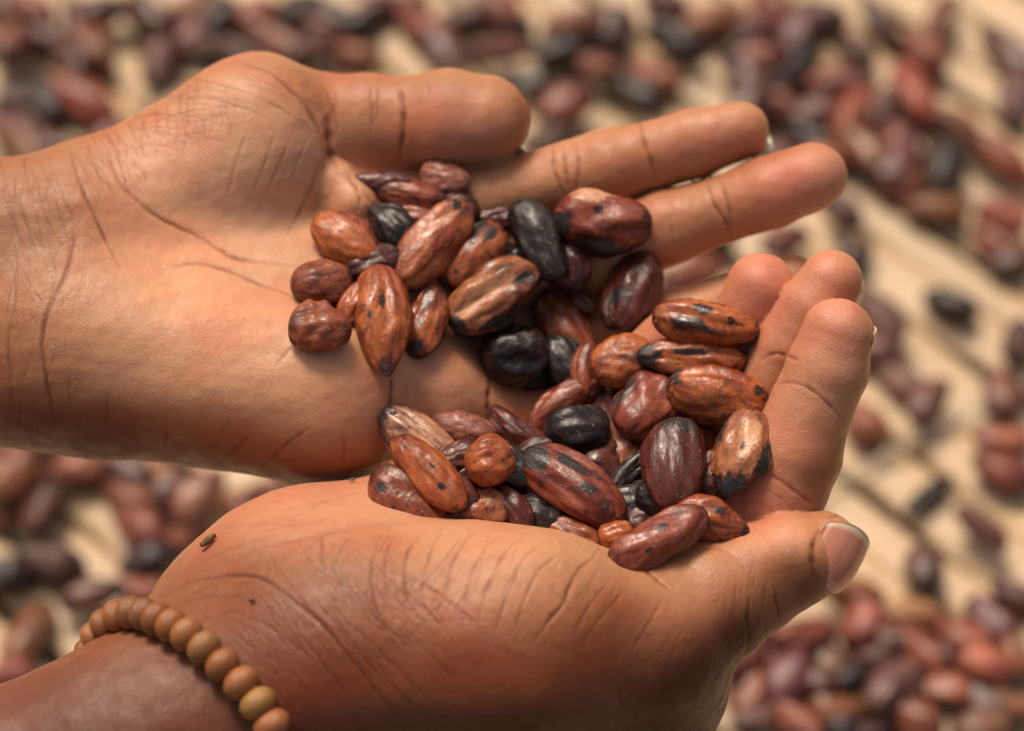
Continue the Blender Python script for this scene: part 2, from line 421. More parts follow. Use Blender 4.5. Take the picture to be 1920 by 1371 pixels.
def build_hand(name, H, h, creases, tones, base_tone, seed, label, cross):
    V, F = surface(H, h)
    V = project(V, H, 1); print('verts', len(V) * 4); V, F = subdivide(V, F); V = project(V, H, 2)
    N = vnormals(V, F)
    if (N * grad(V[:2000], H)[0:1].repeat(len(N), 0) if False else (N[:2000] * grad(V[:2000], H)).sum()) < 0:
        F = F[:, ::-1].copy(); N = -N
    disp, dark = apply_creases(V, N, creases, seed)
    disp = disp + waves(V, ((1 / 60., 3.2), (1 / 24., 1.5), (1 / 9., 0.45), (1 / 4.5, 0.16)), seed)
    px, py = m2px(V)
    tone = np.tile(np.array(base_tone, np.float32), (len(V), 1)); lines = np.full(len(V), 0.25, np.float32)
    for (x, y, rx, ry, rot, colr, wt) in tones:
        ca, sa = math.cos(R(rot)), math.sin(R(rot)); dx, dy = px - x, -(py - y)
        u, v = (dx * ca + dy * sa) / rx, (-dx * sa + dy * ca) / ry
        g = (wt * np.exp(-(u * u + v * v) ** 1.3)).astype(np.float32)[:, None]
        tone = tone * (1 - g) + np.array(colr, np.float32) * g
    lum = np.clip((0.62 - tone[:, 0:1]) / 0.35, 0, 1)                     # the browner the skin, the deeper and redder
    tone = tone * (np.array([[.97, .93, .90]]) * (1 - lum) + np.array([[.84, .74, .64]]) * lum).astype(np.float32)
    for (x, y, rx, ry, rot, wt) in cross:
        ca, sa = math.cos(R(rot)), math.sin(R(rot)); dx, dy = px - x, -(py - y)
        u, v = (dx * ca + dy * sa) / rx, (-dx * sa + dy * ca) / ry
        lines = np.maximum(lines, (wt * np.exp(-(u * u + v * v) ** 1.5)).astype(np.float32))
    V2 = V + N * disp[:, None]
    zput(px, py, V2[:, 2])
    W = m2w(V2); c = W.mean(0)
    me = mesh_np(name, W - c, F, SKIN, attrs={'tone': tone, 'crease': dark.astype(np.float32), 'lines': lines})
    o = link(name, me); o.location = c
    tag(o, label, "hand", "pair of cupped hands")
    return o

def nail(parent, cen, a, n, r, phi0, l0, l1, tones, name="fingernail", label=None, lift=0.0):
    a = nrm(a); n = np.asarray(n, float); n = nrm(n - a * (a @ n)); b = np.cross(n, a); c = M(*cen)
    nu, nv = 26, 22; P = []; T = []
    for sgn in (1, 0):
        for i in range(nu):
            u = i / (nu - 1)
            for j in range(nv):
                f = -1 + 2 * j / (nv - 1); ph = R(phi0) * f
                x0 = l0 + 0.35 * abs(l0) * f * f; x1 = l1 - (0.42 * abs(l1)) * abs(f) ** 2.4
                x = x0 + (x1 - x0) * u
                rr_ = r * (1 - (0.05 if x > 0 else 0.20) * (x / max(abs(l1), 1)) ** 2) * (1 - 0.03 * f ** 4) + (0 if sgn else -5)
                P.append(c + a * x + rr_ * (math.cos(ph) * n + math.sin(ph) * b))
                g = min(1, max(0, (u - 0.86) / 0.05)); l_ = min(1, max(0, (0.16 - u) / 0.06)) * max(0, 1 - abs(f) * 1.6)
                streak_ = 0.9 + 0.12 * math.sin(j * 2.1) * math.sin(j * 0.7)
                T.append(np.array(tones[0]) * (1 - g) * streak_ + np.array(tones[1]) * g + 0.1 * l_)
    P = np.array(P); q = []
    I = lambda s, i, j: s * nu * nv + i * nv + j
    for i in range(nu - 1):
        for j in range(nv - 1):
            q.append((I(0, i, j), I(0, i + 1, j), I(0, i + 1, j + 1), I(0, i, j + 1)))
            q.append((I(1, i, j), I(1, i, j + 1), I(1, i + 1, j + 1), I(1, i + 1, j)))
    for i in range(nu - 1):
        for j in (0, nv - 1): q.append((I(0, i, j), I(0, i + 1, j), I(1, i + 1, j), I(1, i, j)))
    for j in range(nv - 1):
        for i in (0, nu - 1): q.append((I(0, i, j), I(0, i, j + 1), I(1, i, j + 1), I(1, i, j)))
    W = m2w(P); base = np.array(parent.location)
    o = link(name, mesh_np(name, W - base, np.array(q), NAIL, attrs={'tone': np.array(T, np.float32)}), parent)
    if label: o["label"] = label
    return o

PALM = (0.57, 0.295, 0.165); PINK = (0.60, 0.255, 0.175); TAN = (0.40, 0.175, 0.08); BROWN = (0.27, 0.078, 0.026); DORSAL_SHADE = (0.075, 0.017, 0.006)  # the darkest mixes back-of-hand skin with painted underside shade
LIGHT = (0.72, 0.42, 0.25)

# ---- far hand (thumb at the top)
far = {'palm': [
    cone((-260, 500, -300), 175, (140, 455, -300), 165), cone((-260, 640, -290), 185, (150, 655, -235), 182, 90),
    cone((150, 650, -235), 185, (600, 735, -235), 182, 90),
    cone((150, 520, -340), 165, (760, 560, -400), 150, 90),
    cone((225, 400, -350), 152, (480, 262, -385), 150, 80),
    cone((480, 262, -385), 140, (560, 300, -430), 100, 50), ball((468, 300, -345), (146, 165, 118), 22, 55),
    cone((560, 640, -330), 150, (800, 740, -300), 118, 70),
    cone((700, 420, -430), 95, (840, 600, -430), 105, 70),
    cone((600, 330, -450), 85, (900, 400, -480), 80, 50), cone((900, 440, -475), 66, (1010, 450, -480), 60, 30),
    ],
  'fingers': [
    (34, chain([(500, 215, -430, 105), (610, 226, -425, 90), (690, 228, -415, 93), (752, 228, -405, 84), (840, 226, -390, 93), (912, 226, -378, 84)], 12)),
    (45, chain([(790, 410, -430, 80), (900, 375, -425, 72), (1060, 334, -405, 69), (1140, 313, -399, 71), (1220, 293, -392, 62), (1300, 270, -382, 66), (1385, 245, -370, 58)], 8)),
    (45, chain([(840, 510, -430, 80), (1000, 515, -435, 76), (1140, 468, -410, 75), (1250, 428, -385, 71), (1350, 395, -360, 63), (1440, 361, -338, 68), (1522, 331, -318, 63)], 8)),
    (45, chain([(860, 620, -420, 78), (1010, 640, -440, 68), (1150, 610, -430, 62), (1320, 590, -400, 58), (1480, 530, -370, 50)], 8)),
    (45, chain([(800, 745, -310, 100), (985, 790, -350, 66), (1120, 770, -390, 58), (1220, 740, -400, 50)], 8)),
    (22, chain([(632, 345, -330, 40), (660, 385, -320, 46), (678, 440, -335, 38)], 16)), (16, chain([(700, 365, -345, 34), (712, 410, -345, 34)], 12)),
    ],
  'box': (np.array([-1130., -700., -700.]), np.array([800., 330., 80.]))}
FC = [
    ([(128, 270), (150, 340), (175, 400), (215, 485), (228, 510)], 4.0, 4.0, .75),
    ([(133, 400), (140, 450), (120, 520), (90, 580), (78, 640), (83, 695), (96, 760), (112, 828)], 5.0, 5.0, .85),
    ([(20, 480), (28, 560), (15, 640), (22, 730), (30, 800)], 3.5, 3, .45),
    ([(185, 245), (208, 295), (228, 345), (270, 388), (310, 415), (375, 445), (440, 483), (500, 493), (585, 500)], 4.5, 6, .62),
    ([(315, 505), (370, 497), (425, 507), (475, 525), (560, 555)], 4.5, 6, .6),
    ([(470, 235), (448, 290), (435, 335), (423, 385)], 3.2, 3, .2),
    ([(520, 235), (502, 290), (485, 335), (465, 385)], 3.2, 2.6, .17),
    ([(552, 240), (527, 300), (505, 350), (482, 405)], 3.2, 2.8, .2),
    ([(580, 255), (560, 300), (545, 340), (530, 370)], 3.0, 2.4, .17),
    ([(603, 300), (585, 350), (562, 400), (535, 445)], 4.2, 4, .5),
    ([(425, 112), (500, 135), (550, 175), (588, 220), (606, 270), (611, 312)], 5.0, 6, .55),
    ([(600, 150), (620, 185), (632, 225), (634, 250)], 3.5, 3.5, .5),
    ([(617, 205), (619, 250), (622, 296), (640, 322)], 9, 9, .85),
    ([(694, 148), (698, 205), (695, 262)], 3.2, 3, .5), ([(712, 150), (709, 190), (704, 240)], 3.0, 2, .3),
    ([(744, 146), (752, 185), (757, 228), (754, 268), (746, 308)], 5.5, 9, .95),
    ([(802, 152), (803, 185)], 3, 2, .3),
    ([(290, 150), (360, 152), (425, 165), (500, 192), (560, 225), (590, 255)], 2.8, 2.2, .45),
    ([(240, 190), (320, 182), (400, 190), (475, 212), (520, 235)], 2.6, 2, .4),
    ([(215, 215), (300, 210), (370, 222), (440, 245)], 2.6, 2, .4), ([(200, 240), (270, 240), (330, 255), (400, 270)], 2.6, 2, .35),
    ([(235, 262), (300, 272), (350, 285)], 2.4, 1.8, .3),
    ([(290, 180), (292, 225), (298, 255)], 2.6, 2, .4), ([(330, 165), (335, 210), (328, 260)], 2.6, 2, .4),
    ([(365, 160), (360, 205), (368, 235)], 2.6, 2, .35), ([(385, 215), (382, 245), (378, 270)], 2.6, 2, .35),
    ([(262, 190), (268, 230), (285, 285)], 2.6, 2, .35), ([(240, 200), (246, 245), (262, 300)], 2.6, 2, .35), ([(420, 185), (421, 215)], 2.6, 1.6, .3),
    ([(190, 235), (212, 270), (232, 300), (250, 330)], 3.2, 2.6, .55), ([(160, 270), (180, 310), (195, 345)], 3, 2.4, .45),
    ([(210, 260), (226, 300), (240, 350), (247, 375)], 2.8, 2.4, .4), ([(175, 290), (200, 330), (215, 360)], 2.6, 2, .4),
    ([(315, 800), (312, 820), (310, 840)], 3.6, 3, .5), ([(476, 810), (443, 841), (408, 868)], 3.6, 3.5, .7),
    ([(585, 800), (531, 838), (492, 877)], 3.6, 3.5, .65), ([(643, 812), (646, 840), (645, 874)], 3.2, 2.6, .5),
    ([(200, 730), (201, 770), (199, 815)], 3.2, 2.6, .45), ([(430, 790), (410, 815)], 3, 2, .35), ([(150, 760), (150, 815)], 3, 2, .35),
    ([(560, 640), (535, 665), (515, 690)], 4, 3, .3),
    ([(732, 690), (733, 730), (730, 790)], 4.5, 7, .85), ([(921, 700), (920, 740), (915, 800)], 5, 9, .9), ([(762, 715), (764, 760)], 2.6, 1.5, .2),
    ([(647, 322), (668, 350), (675, 380), (668, 400)], 4, 5, .5), ([(620, 322), (650, 335), (690, 370), (705, 410)], 3.5, 4, .4), ([(628, 345), (612, 372), (640, 355)], 3.5, 2.5, .35),
    ([(1034, 268), (1036, 312), (1052, 352), (1062, 378)], 4.2, 5.5, .6), ([(1054, 270), (1060, 312), (1070, 358)], 3.8, 5, .8), ([(1080, 272), (1085, 315), (1080, 362)], 3.6, 4, .7),
    ([(1197, 222), (1207, 262), (1222, 308), (1234, 345)], 3.8, 5, .75),
    ([(1322, 336), (1338, 382), (1365, 425), (1378, 462)], 3.8, 5.5, .7), ([(1346, 332), (1364, 382), (1374, 440)], 3.4, 3.6, .6), ([(1257, 398), (1261, 455)], 2.6, 1.5, .35),
]
FT = [
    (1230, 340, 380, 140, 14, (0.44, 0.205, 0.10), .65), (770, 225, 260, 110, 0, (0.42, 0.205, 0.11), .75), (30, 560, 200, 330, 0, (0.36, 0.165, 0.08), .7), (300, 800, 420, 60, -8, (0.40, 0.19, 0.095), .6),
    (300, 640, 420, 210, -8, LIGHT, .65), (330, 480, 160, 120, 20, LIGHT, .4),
    (-80, 520, 250, 420, 0, (0.33, 0.14, 0.065), .85), (110, 330, 90, 110, 0, TAN, .55), (260, 190, 240, 60, 28, TAN, .5), (560, 130, 150, 50, 0, TAN, .4), (640, 190, 120, 100, 0, TAN, .2), (440, 310, 190, 130, 0, (0.70, 0.42, 0.27), .8),  # thumb mound lightened in its colour to stand in for stronger light
    (430, 875, 540, 85, -8, BROWN, .7), (440, 922, 560, 72, -8, DORSAL_SHADE, .95), (90, 850, 260, 90, 0, DORSAL_SHADE, .85),  # lower edge: darker outer skin, with the shade below painted into the colour
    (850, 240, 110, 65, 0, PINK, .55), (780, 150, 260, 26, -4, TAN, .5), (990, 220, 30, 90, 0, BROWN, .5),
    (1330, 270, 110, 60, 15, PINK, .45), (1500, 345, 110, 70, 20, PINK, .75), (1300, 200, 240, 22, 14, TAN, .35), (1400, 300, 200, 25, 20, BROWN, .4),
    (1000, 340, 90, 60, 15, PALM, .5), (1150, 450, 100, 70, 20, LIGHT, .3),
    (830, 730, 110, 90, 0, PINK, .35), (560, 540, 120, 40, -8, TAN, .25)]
FX = [(290, 210, 190, 80, 15, 1.0), (70, 420, 170, 260, 0, .9), (450, 150, 180, 80, 0, .5), (90, 700, 120, 200, 0, .6), (700, 200, 120, 90, 0, .3)]
def family(cx, cy, rx, ry, ang, n, ln, wd, dep, dk, seed, curve=0.15):
    """fine skin lines of one direction scattered over an oval patch"""
    rr = np.random.RandomState(seed); out = []
    for _ in range(n):
        r_, t_ = math.sqrt(rr.rand()), rr.rand() * 6.283
        x, y = cx + rx * r_ * math.cos(t_), cy + ry * r_ * math.sin(t_); a = R(ang + rr.normal(0, 9)); l = ln * (0.5 + rr.rand()); c = rr.normal(0, curve) * l
        p = [(x + l * u * math.cos(a) - c * (u * u) * math.sin(a), y - l * u * math.sin(a) - c * (u * u) * math.cos(a)) for u in (-.5, -.17, .17, .5)]
        out.append((p, wd * (0.8 + 0.5 * rr.rand()), dep, dk * (0.5 + 0.7 * rr.rand())))
    return out
FC += family(300, 215, 130, 60, -8, 26, 120, 2.1, 1.4, .42, 1) + family(320, 220, 130, 65, 86, 34, 75, 2.1, 1.4, .42, 2) + family(215, 300, 70, 60, -55, 22, 90, 2.1, 1.2, .4, 3)
FC += family(60, 430, 70, 130, -75, 34, 110, 2.1, 1.2, .40, 4) + family(80, 520, 70, 160, 65, 24, 80, 2.0, 1.0, .34, 5) + family(70, 740, 70, 80, 85, 14, 90, 2.1, 1.2, .35, 6) + family(560, 150, 100, 40, -30, 12, 90, 2.3, 1.4, .3, 7)
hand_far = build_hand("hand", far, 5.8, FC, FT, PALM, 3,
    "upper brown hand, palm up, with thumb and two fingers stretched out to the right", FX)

# ---- near hand (thumb and nail at lower right)
near = {'palm': [
    cone((-320, 1640, 190), 250, (300, 1415, 130), 212), cone((300, 1415, 130), 212, (650, 1240, 60), 215, 100),
    cone((438, 1152, -30), 140, (575, 1098, -50), 168, 60), cone((575, 1098, -50), 168, (740, 1062, -100), 165, 90),
    cone((300, 1390, 40), 190, (520, 1180, -20), 190, 90),
    cone((650, 1232, 90), 236, (960, 1203, 90), 218, 100), cone((960, 1203, 90), 218, (1140, 1235, 20), 172, 80),
    cone((700, 1250, -60), 230, (1130, 1360, -110), 190, 90),
    cone((760, 1062, -130), 160, (1080, 930, -250), 120, 70),
    cone((900, 1100, -140), 160, (1250, 1080, -190), 130, 70),
    cone((1080, 930, -250), 110, (1250, 1060, -200), 120, 60),
    cone((1130, 1400, -60), 188, (1232, 1272, -60), 136, 60),
    ],
  'fingers': [
    (60, chain([(1130, 1210, 20, 160), (1240, 1185, 30, 148), (1330, 1130, 20, 122), (1410, 1085, 10, 104), (1480, 1052, 0, 92), (1538, 1034, -8, 74)], 14)),
    (50, chain([(1300, 1110, -150, 112), (1400, 1010, -110, 100), (1462, 915, -75, 88), (1492, 848, -60, 88), (1522, 768, -44, 79), (1553, 692, -26, 79), (1573, 625, -15, 70)], 8)),
    (45, chain([(1240, 1020, -240, 95), (1360, 860, -240, 80), (1432, 735, -190, 70), (1480, 650, -150, 66), (1530, 575, -120, 67), (1558, 530, -108, 61)], 8)),
    (45, chain([(1160, 930, -290, 90), (1290, 800, -300, 74), (1345, 700, -270, 68), (1388, 615, -220, 66), (1425, 538, -190, 66)], 8)),
    (45, chain([(1060, 860, -310, 84), (1140, 760, -320, 70), (1205, 690, -290, 66), (1268, 632, -250, 62)], 8)),
    ],
  'cut': [ball((1030, 860, 80), (345, 112, 185), 5, 70)],
  'box': (np.array([-1190., -400., -520.]), np.array([760., 830., 520.]))}
NC = [
    ([(285, 1132), (325, 1108), (365, 1091), (443, 1077), (495, 1087), (547, 1124), (609, 1176), (656, 1233), (729, 1327), (770, 1371)], 4.2, 5, .75),
    ([(300, 1150), (370, 1122), (440, 1118), (500, 1140)], 3.2, 2, .3), ([(400, 1140), (470, 1160), (540, 1200), (590, 1250)], 3.2, 2, .3),
    ([(604, 992), (605, 1046), (612, 1086)], 3.4, 3, .6), ([(640, 990), (600, 1010), (560, 1045)], 3.2, 2.4, .4),
    ([(640, 1060), (655, 1095), (700, 1150), (745, 1200)], 3.4, 3, .5),
    ([(798, 985), (782, 1010), (763, 1040), (760, 1085), (768, 1130), (800, 1185)], 3.6, 3.6, .65),
    ([(715, 1000), (700, 1050), (698, 1093), (710, 1145), (735, 1200), (770, 1240)], 3.8, 3.6, .7),
    ([(905, 985), (875, 1010), (850, 1050), (838, 1100), (832, 1150)], 3.4, 3.2, .55),
    ([(990, 1000), (950, 1030), (925, 1075), (905, 1130), (895, 1170)], 3.4, 3.2, .5), ([(1030, 1005), (985, 1045), (958, 1100), (940, 1150), (925, 1210)], 3.2, 3, .45),
    ([(1075, 1025), (1020, 1060), (990, 1110), (965, 1180), (945, 1220)], 3.4, 3.2, .5),
    ([(1122, 1046), (1092, 1062), (1072, 1095), (1058, 1130), (1030, 1165), (1000, 1205)], 4.6, 6, .75),
    ([(1140, 1090), (1110, 1130), (1080, 1180), (1062, 1215)], 3.2, 2.6, .4), ([(1180, 1090), (1150, 1130), (1110, 1180), (1090, 1215)], 3.2, 2.4, .4),
    ([(1246, 1120), (1218, 1165), (1196, 1200), (1180, 1235)], 3.4, 2.6, .3), ([(1195, 1065), (1225, 1085), (1260, 1110)], 4.5, 5, .5),
    ([(735, 1055), (790, 1090), (830, 1120), (870, 1160), (920, 1200)], 3.0, 2.4, .45), ([(690, 1075), (740, 1100), (790, 1135), (830, 1180)], 3.0, 2.4, .4),
    ([(620, 1090), (670, 1130), (730, 1180), (800, 1240)], 3.0, 2.4, .4), ([(640, 1150), (700, 1210), (760, 1270), (820, 1330)], 3.2, 2.4, .45),
    ([(560, 1020), (590, 1060), (640, 1090)], 3, 2, .35), ([(770, 1130), (820, 1200), (850, 1250)], 3, 2, .4), ([(700, 1230), (740, 1290), (800, 1350)], 3, 2.2, .45),
    ([(500, 1030), (515, 1055), (512, 1080)], 3, 2, .3),
    ([(1408, 1112), (1404, 1160), (1407, 1200), (1396, 1236)], 4.2, 5.5, .9), ([(1452, 1092), (1457, 1125), (1462, 1158), (1455, 1175)], 3.8, 4, .8),
    ([(1432, 1090), (1436, 1120), (1430, 1150)], 3, 2.4, .35), ([(1380, 1110), (1378, 1150), (1380, 1190)], 3, 2, .3),
    ([(1320, 1026), (1355, 1028), (1385, 1050), (1400, 1085)], 3, 2, .25),
    ([(1450, 722), (1476, 718), (1503, 722), (1536, 743), (1569, 775), (1590, 800)], 3.8, 4.5, .6), ([(1425, 878), (1440, 890), (1467, 905), (1511, 936), (1545, 950)], 4.2, 5, .5),
    ([(1424, 676), (1448, 664), (1478, 668), (1500, 680)], 3.6, 5, .7), ([(1398, 905), (1450, 925), (1490, 960)], 3, 2, .25),
    ([(700, 905), (640, 930), (560, 950), (480, 960)], 3, 2, .2), ([(520, 1000), (430, 1030), (360, 1060)], 3, 1.8, .25),
]
NT_ = [
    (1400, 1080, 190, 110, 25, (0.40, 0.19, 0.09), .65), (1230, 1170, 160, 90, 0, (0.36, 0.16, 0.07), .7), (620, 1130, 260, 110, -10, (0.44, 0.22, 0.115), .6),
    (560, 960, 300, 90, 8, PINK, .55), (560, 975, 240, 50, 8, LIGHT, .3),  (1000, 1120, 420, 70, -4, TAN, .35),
    (120, 1380, 440, 300, 25, (0.155, 0.058, 0.033), .97), (330, 1150, 190, 80, 20, (0.33, 0.15, 0.075), .7), (640, 1090, 250, 60, 0, (0.40, 0.20, 0.105), .6), (480, 1270, 280, 200, 30, (0.20, 0.075, 0.038), .9), (600, 1340, 180, 120, 0, BROWN, .6), (1000, 1200, 480, 70, -2, (0.36, 0.12, 0.045), .6), (980, 1410, 660, 200, 4, DORSAL_SHADE, .98), (950, 1265, 420, 55, 2, (0.30, 0.08, 0.025), .75), (1330, 1310, 190, 150, 0, DORSAL_SHADE, .95), (1250, 1180, 130, 70, 30, TAN, .5),  # brown and back-of-hand skin; the underside's shade is put into these tones too
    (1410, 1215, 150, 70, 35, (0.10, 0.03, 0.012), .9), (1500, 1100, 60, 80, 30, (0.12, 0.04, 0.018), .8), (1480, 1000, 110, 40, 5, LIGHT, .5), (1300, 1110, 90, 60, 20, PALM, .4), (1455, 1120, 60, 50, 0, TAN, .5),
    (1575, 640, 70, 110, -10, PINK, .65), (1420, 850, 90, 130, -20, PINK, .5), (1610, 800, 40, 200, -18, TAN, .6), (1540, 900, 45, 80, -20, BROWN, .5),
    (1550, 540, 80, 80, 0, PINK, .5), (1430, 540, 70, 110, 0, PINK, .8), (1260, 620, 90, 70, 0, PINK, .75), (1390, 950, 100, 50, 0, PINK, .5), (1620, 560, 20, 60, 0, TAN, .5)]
NX = [(720, 1140, 260, 150, -10, .8), (1050, 1330, 400, 130, 0, .7), (1430, 1130, 90, 90, 0, .8), (200, 1350, 300, 200, 20, .55), (450, 1100, 160, 90, 0, .7), (1320, 1310, 160, 120, 0, .9), (1100, 1150, 160, 100, 0, .45)]
NC += [([(1540, 992), (1528, 1015), (1524, 1045), (1527, 1075), (1537, 1100)], 7, 7, .85), ([(1548, 972), (1575, 968), (1600, 980)], 4, 4, .4)]
NC += [([(430, 1050), (520, 1018), (600, 1000), (700, 985), (790, 980)], 8, 9, .25)]
NC += [([(835, 983), (815, 1015), (800, 1060), (792, 1110), (800, 1160)], 3.2, 3, .5), ([(870, 1000), (842, 1035), (815, 1075)], 3, 2.4, .4), ([(945, 992), (905, 1030), (880, 1085), (868, 1150), (872, 1190)], 3.2, 3, .5),
 ([(745, 990), (728, 1030), (722, 1075), (732, 1120)], 3.2, 2.6, .45), ([(668, 998), (640, 1030), (625, 1065)], 3, 2.4, .4), ([(700, 1060), (760, 1080), (815, 1110), (870, 1150), (930, 1210)], 3.2, 2.8, .5),
 ([(650, 1020), (690, 1045), (740, 1090), (790, 1140), (830, 1200)], 3.2, 2.6, .45), ([(590, 1130), (640, 1180), (690, 1240), (740, 1310)], 3.4, 3, .5), ([(560, 1190), (610, 1250), (660, 1320)], 3.2, 2.6, .45), ([(760, 1180), (810, 1230), (870, 1290)], 3, 2, .4)]
NC += family(650, 1150, 150, 90, -52, 60, 110, 2.1, 1.3, .42, 11) + family(700, 1110, 170, 90, 62, 30, 90, 2.1, 1.3, .36, 12) + family(950, 1120, 220, 90, 66, 26, 110, 2.2, 1.4, .34, 13)
NC += family(880, 1180, 230, 90, -35, 26, 90, 2.0, 1.0, .34, 14) + family(520, 1250, 110, 90, -48, 26, 110, 2.1, 1.2, .34, 15) + family(1400, 1150, 60, 70, 80, 18, 60, 2.1, 1.4, .4, 16) + family(430, 1130, 100, 50, 20, 14, 80, 2.0, 1, .3, 17)
NC += family(1250, 1260, 90, 90, 60, 16, 90, 2.0, 1.2, .3, 18) + family(540, 985, 140, 25, 6, 8, 120, 2.4, 1, .22, 19)
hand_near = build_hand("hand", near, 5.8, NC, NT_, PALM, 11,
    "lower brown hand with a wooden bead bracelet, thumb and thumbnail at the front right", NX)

NB, NE = (0.52, 0.20, 0.125), (0.56, 0.42, 0.29)
nail(hand_near, (1537, 1035, -8), (0.45, -0.75, -0.25), (0.62, 0.20, 0.76), 79.5, 60, -66, 60, (NB, NE), "thumbnail", "broad pinkish brown thumbnail with a pale free edge")
nail(hand_far, (1377, 249, -372), (0.96, -0.2, 0.1), (0.1, 0.6, -0.78), 60, 58, -50, 74, (NB, (0.40, 0.34, 0.25)))
nail(hand_near, (1572, 627, -15), (0.2, -0.95, 0.1), (0.92, 0.1, -0.35), 71, 46, -50, 28, (NB, NE))
nail(hand_near, (1557, 532, -108), (0.35, -0.93, 0.0), (0.92, 0.3, -0.25), 61, 46, -50, 28, (NB, NE))

# ------------------------------------------------------------ cocoa beans
def bean_mesh(name, L, W, T, seed, bend=0.0, taper=0.0, point=0.0, groove=0.0, ridge=0.0, wrinkle=1.0, nu=56, nv=56, char=(), pale=()):
    """L, W, T half sizes in metres; long axis X, face +Z"""
    rr = np.random.RandomState(seed)
    u = np.linspace(0.0, math.pi, nu)[1:-1]; v = np.linspace(0, 2 * math.pi, nv, endpoint=False)
    U, Vv = np.meshgrid(u, v, indexing='ij')
    x = -np.cos(U); pr = np.sin(U) ** 0.82
    if point > 0: pr = pr * (1 - point * np.clip(x, 0, 1) ** 2 * 0.55) ; x = x + point * 0.10 * np.clip(x, 0, 1) ** 3
    if point < 0: pr = pr * (1 + point * np.clip(-x, 0, 1) ** 2 * 0.55)
    pr = pr * (1 + taper * x * 0.6)
    cy, sy = np.cos(Vv), np.sin(Vv)
    lump = np.zeros_like(x)
    for f, a in ((1.6, 0.055), (3.4, 0.042), (7, 0.020), (13, 0.009)):
        for _ in range(4):
            k = rr.normal(size=3) * f; lump += a * np.sin(x * k[0] * 0.9 + cy * k[1] + sy * k[2] + rr.rand() * 6)
    for _ in range(7):                       # lengthwise wrinkles of the shell
        m_ = rr.randint(5, 17); lump += wrinkle * 0.012 * np.sin(Vv * m_ + 1.1 * x * rr.normal() + rr.rand() * 6) * (0.5 + 0.5 * np.sin(x * rr.normal() * 3 + rr.rand() * 6))
    ang = np.abs(np.angle(np.exp(1j * (Vv - math.pi / 2 - 0.25 * x * rr.normal()))))
    lump -= groove * 0.20 * np.exp(-(ang / 0.22) ** 2) * np.sin(U)
    lump += groove * 0.08 * np.exp(-((ang - 0.5) / 0.22) ** 2) * np.sin(U)
    lump += ridge * 0.10 * np.exp(-(ang / 0.10) ** 2) * np.sin(U)
    r_ = pr * (1 + lump * np.sin(U) ** 0.4)
    P = np.stack([x * L, cy * r_ * W + bend * W * (x * x - 0.35), sy * r_ * T], -1).reshape(-1, 3)
    P = np.vstack([P, [[-L * 1.0, bend * W * 0.65, 0]], [[L * (1.0 + 0.1 * max(point, 0)), bend * W * 0.65, 0]]])
    a, b = nu - 2, nv; F = []
    i, j = np.meshgrid(np.arange(a - 1), np.arange(b), indexing='ij'); i = i.ravel(); j = j.ravel(); j2 = (j + 1) % b
    F = np.stack([i * b + j, (i + 1) * b + j, (i + 1) * b + j2, i * b + j2], 1)
    n0 = a * b; caps = []
    for j in range(0, b, 2):
        caps.append((n0, (j) % b, (j + 1) % b, (j + 2) % b))
        caps.append((n0 + 1, (a - 1) * b + (j + 2) % b, (a - 1) * b + (j + 1) % b, (a - 1) * b + j % b))
    F = np.vstack([F, np.array(caps)])
    rim = np.clip(np.abs(P[:, 0]) / L, 0, 1) ** 3 + 0.6 * np.clip(1 - P[:, 2] / T * 1.6, 0, 1) ** 2
    def blobs(L_):
        o = np.zeros(len(P)); y = P[:, 1] / W; x = P[:, 0] / L; front = P[:, 2] > -0.25 * T
        for (bx, by, rx, ry) in L_: o = np.maximum(o, np.exp(-(((x - bx) / rx) ** 2 + ((y - by) / ry) ** 2) ** 1.5) * front)
        return o.astype(np.float32)
    return mesh_np(name, P, F, BEAN, attrs={'char': blobs(char), 'pale': blobs(pale), 'rim': np.clip(rim, 0, 1.2).astype(np.float32)})
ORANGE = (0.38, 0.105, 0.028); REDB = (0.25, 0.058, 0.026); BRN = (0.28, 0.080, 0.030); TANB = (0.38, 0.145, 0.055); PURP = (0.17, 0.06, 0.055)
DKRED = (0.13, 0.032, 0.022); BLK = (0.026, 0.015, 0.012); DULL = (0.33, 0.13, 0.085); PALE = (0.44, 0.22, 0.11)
def zfoot(cx, cy, L, W, T, ang, slope, pct):
    ca, sa = math.cos(R(ang)), math.sin(R(ang))
    xs = np.arange(-L, L + 1, CELL); ys = np.arange(-W, W + 1, CELL)
    A, B = np.meshgrid(xs / L, ys / W, indexing='ij'); ok = A * A + B * B < 0.92
    a, b = A[ok], B[ok]
    px = cx + (a * L) * ca - (b * W) * sa; py = cy - (a * L) * sa - (b * W) * ca
    ix = ((px + 240) / CELL).astype(int); iy = ((py + 170) / CELL).astype(int)
    off = T * np.sqrt(1 - a * a - b * b); pl = a * L * slope
    z = HANDS_Z[ix, iy]; val = z + off - pl
    val = val[z > -1e5]
    dc = np.percentile(val, pct) if len(val) > 5 else -200
    return dc, (ix, iy, off, pl)
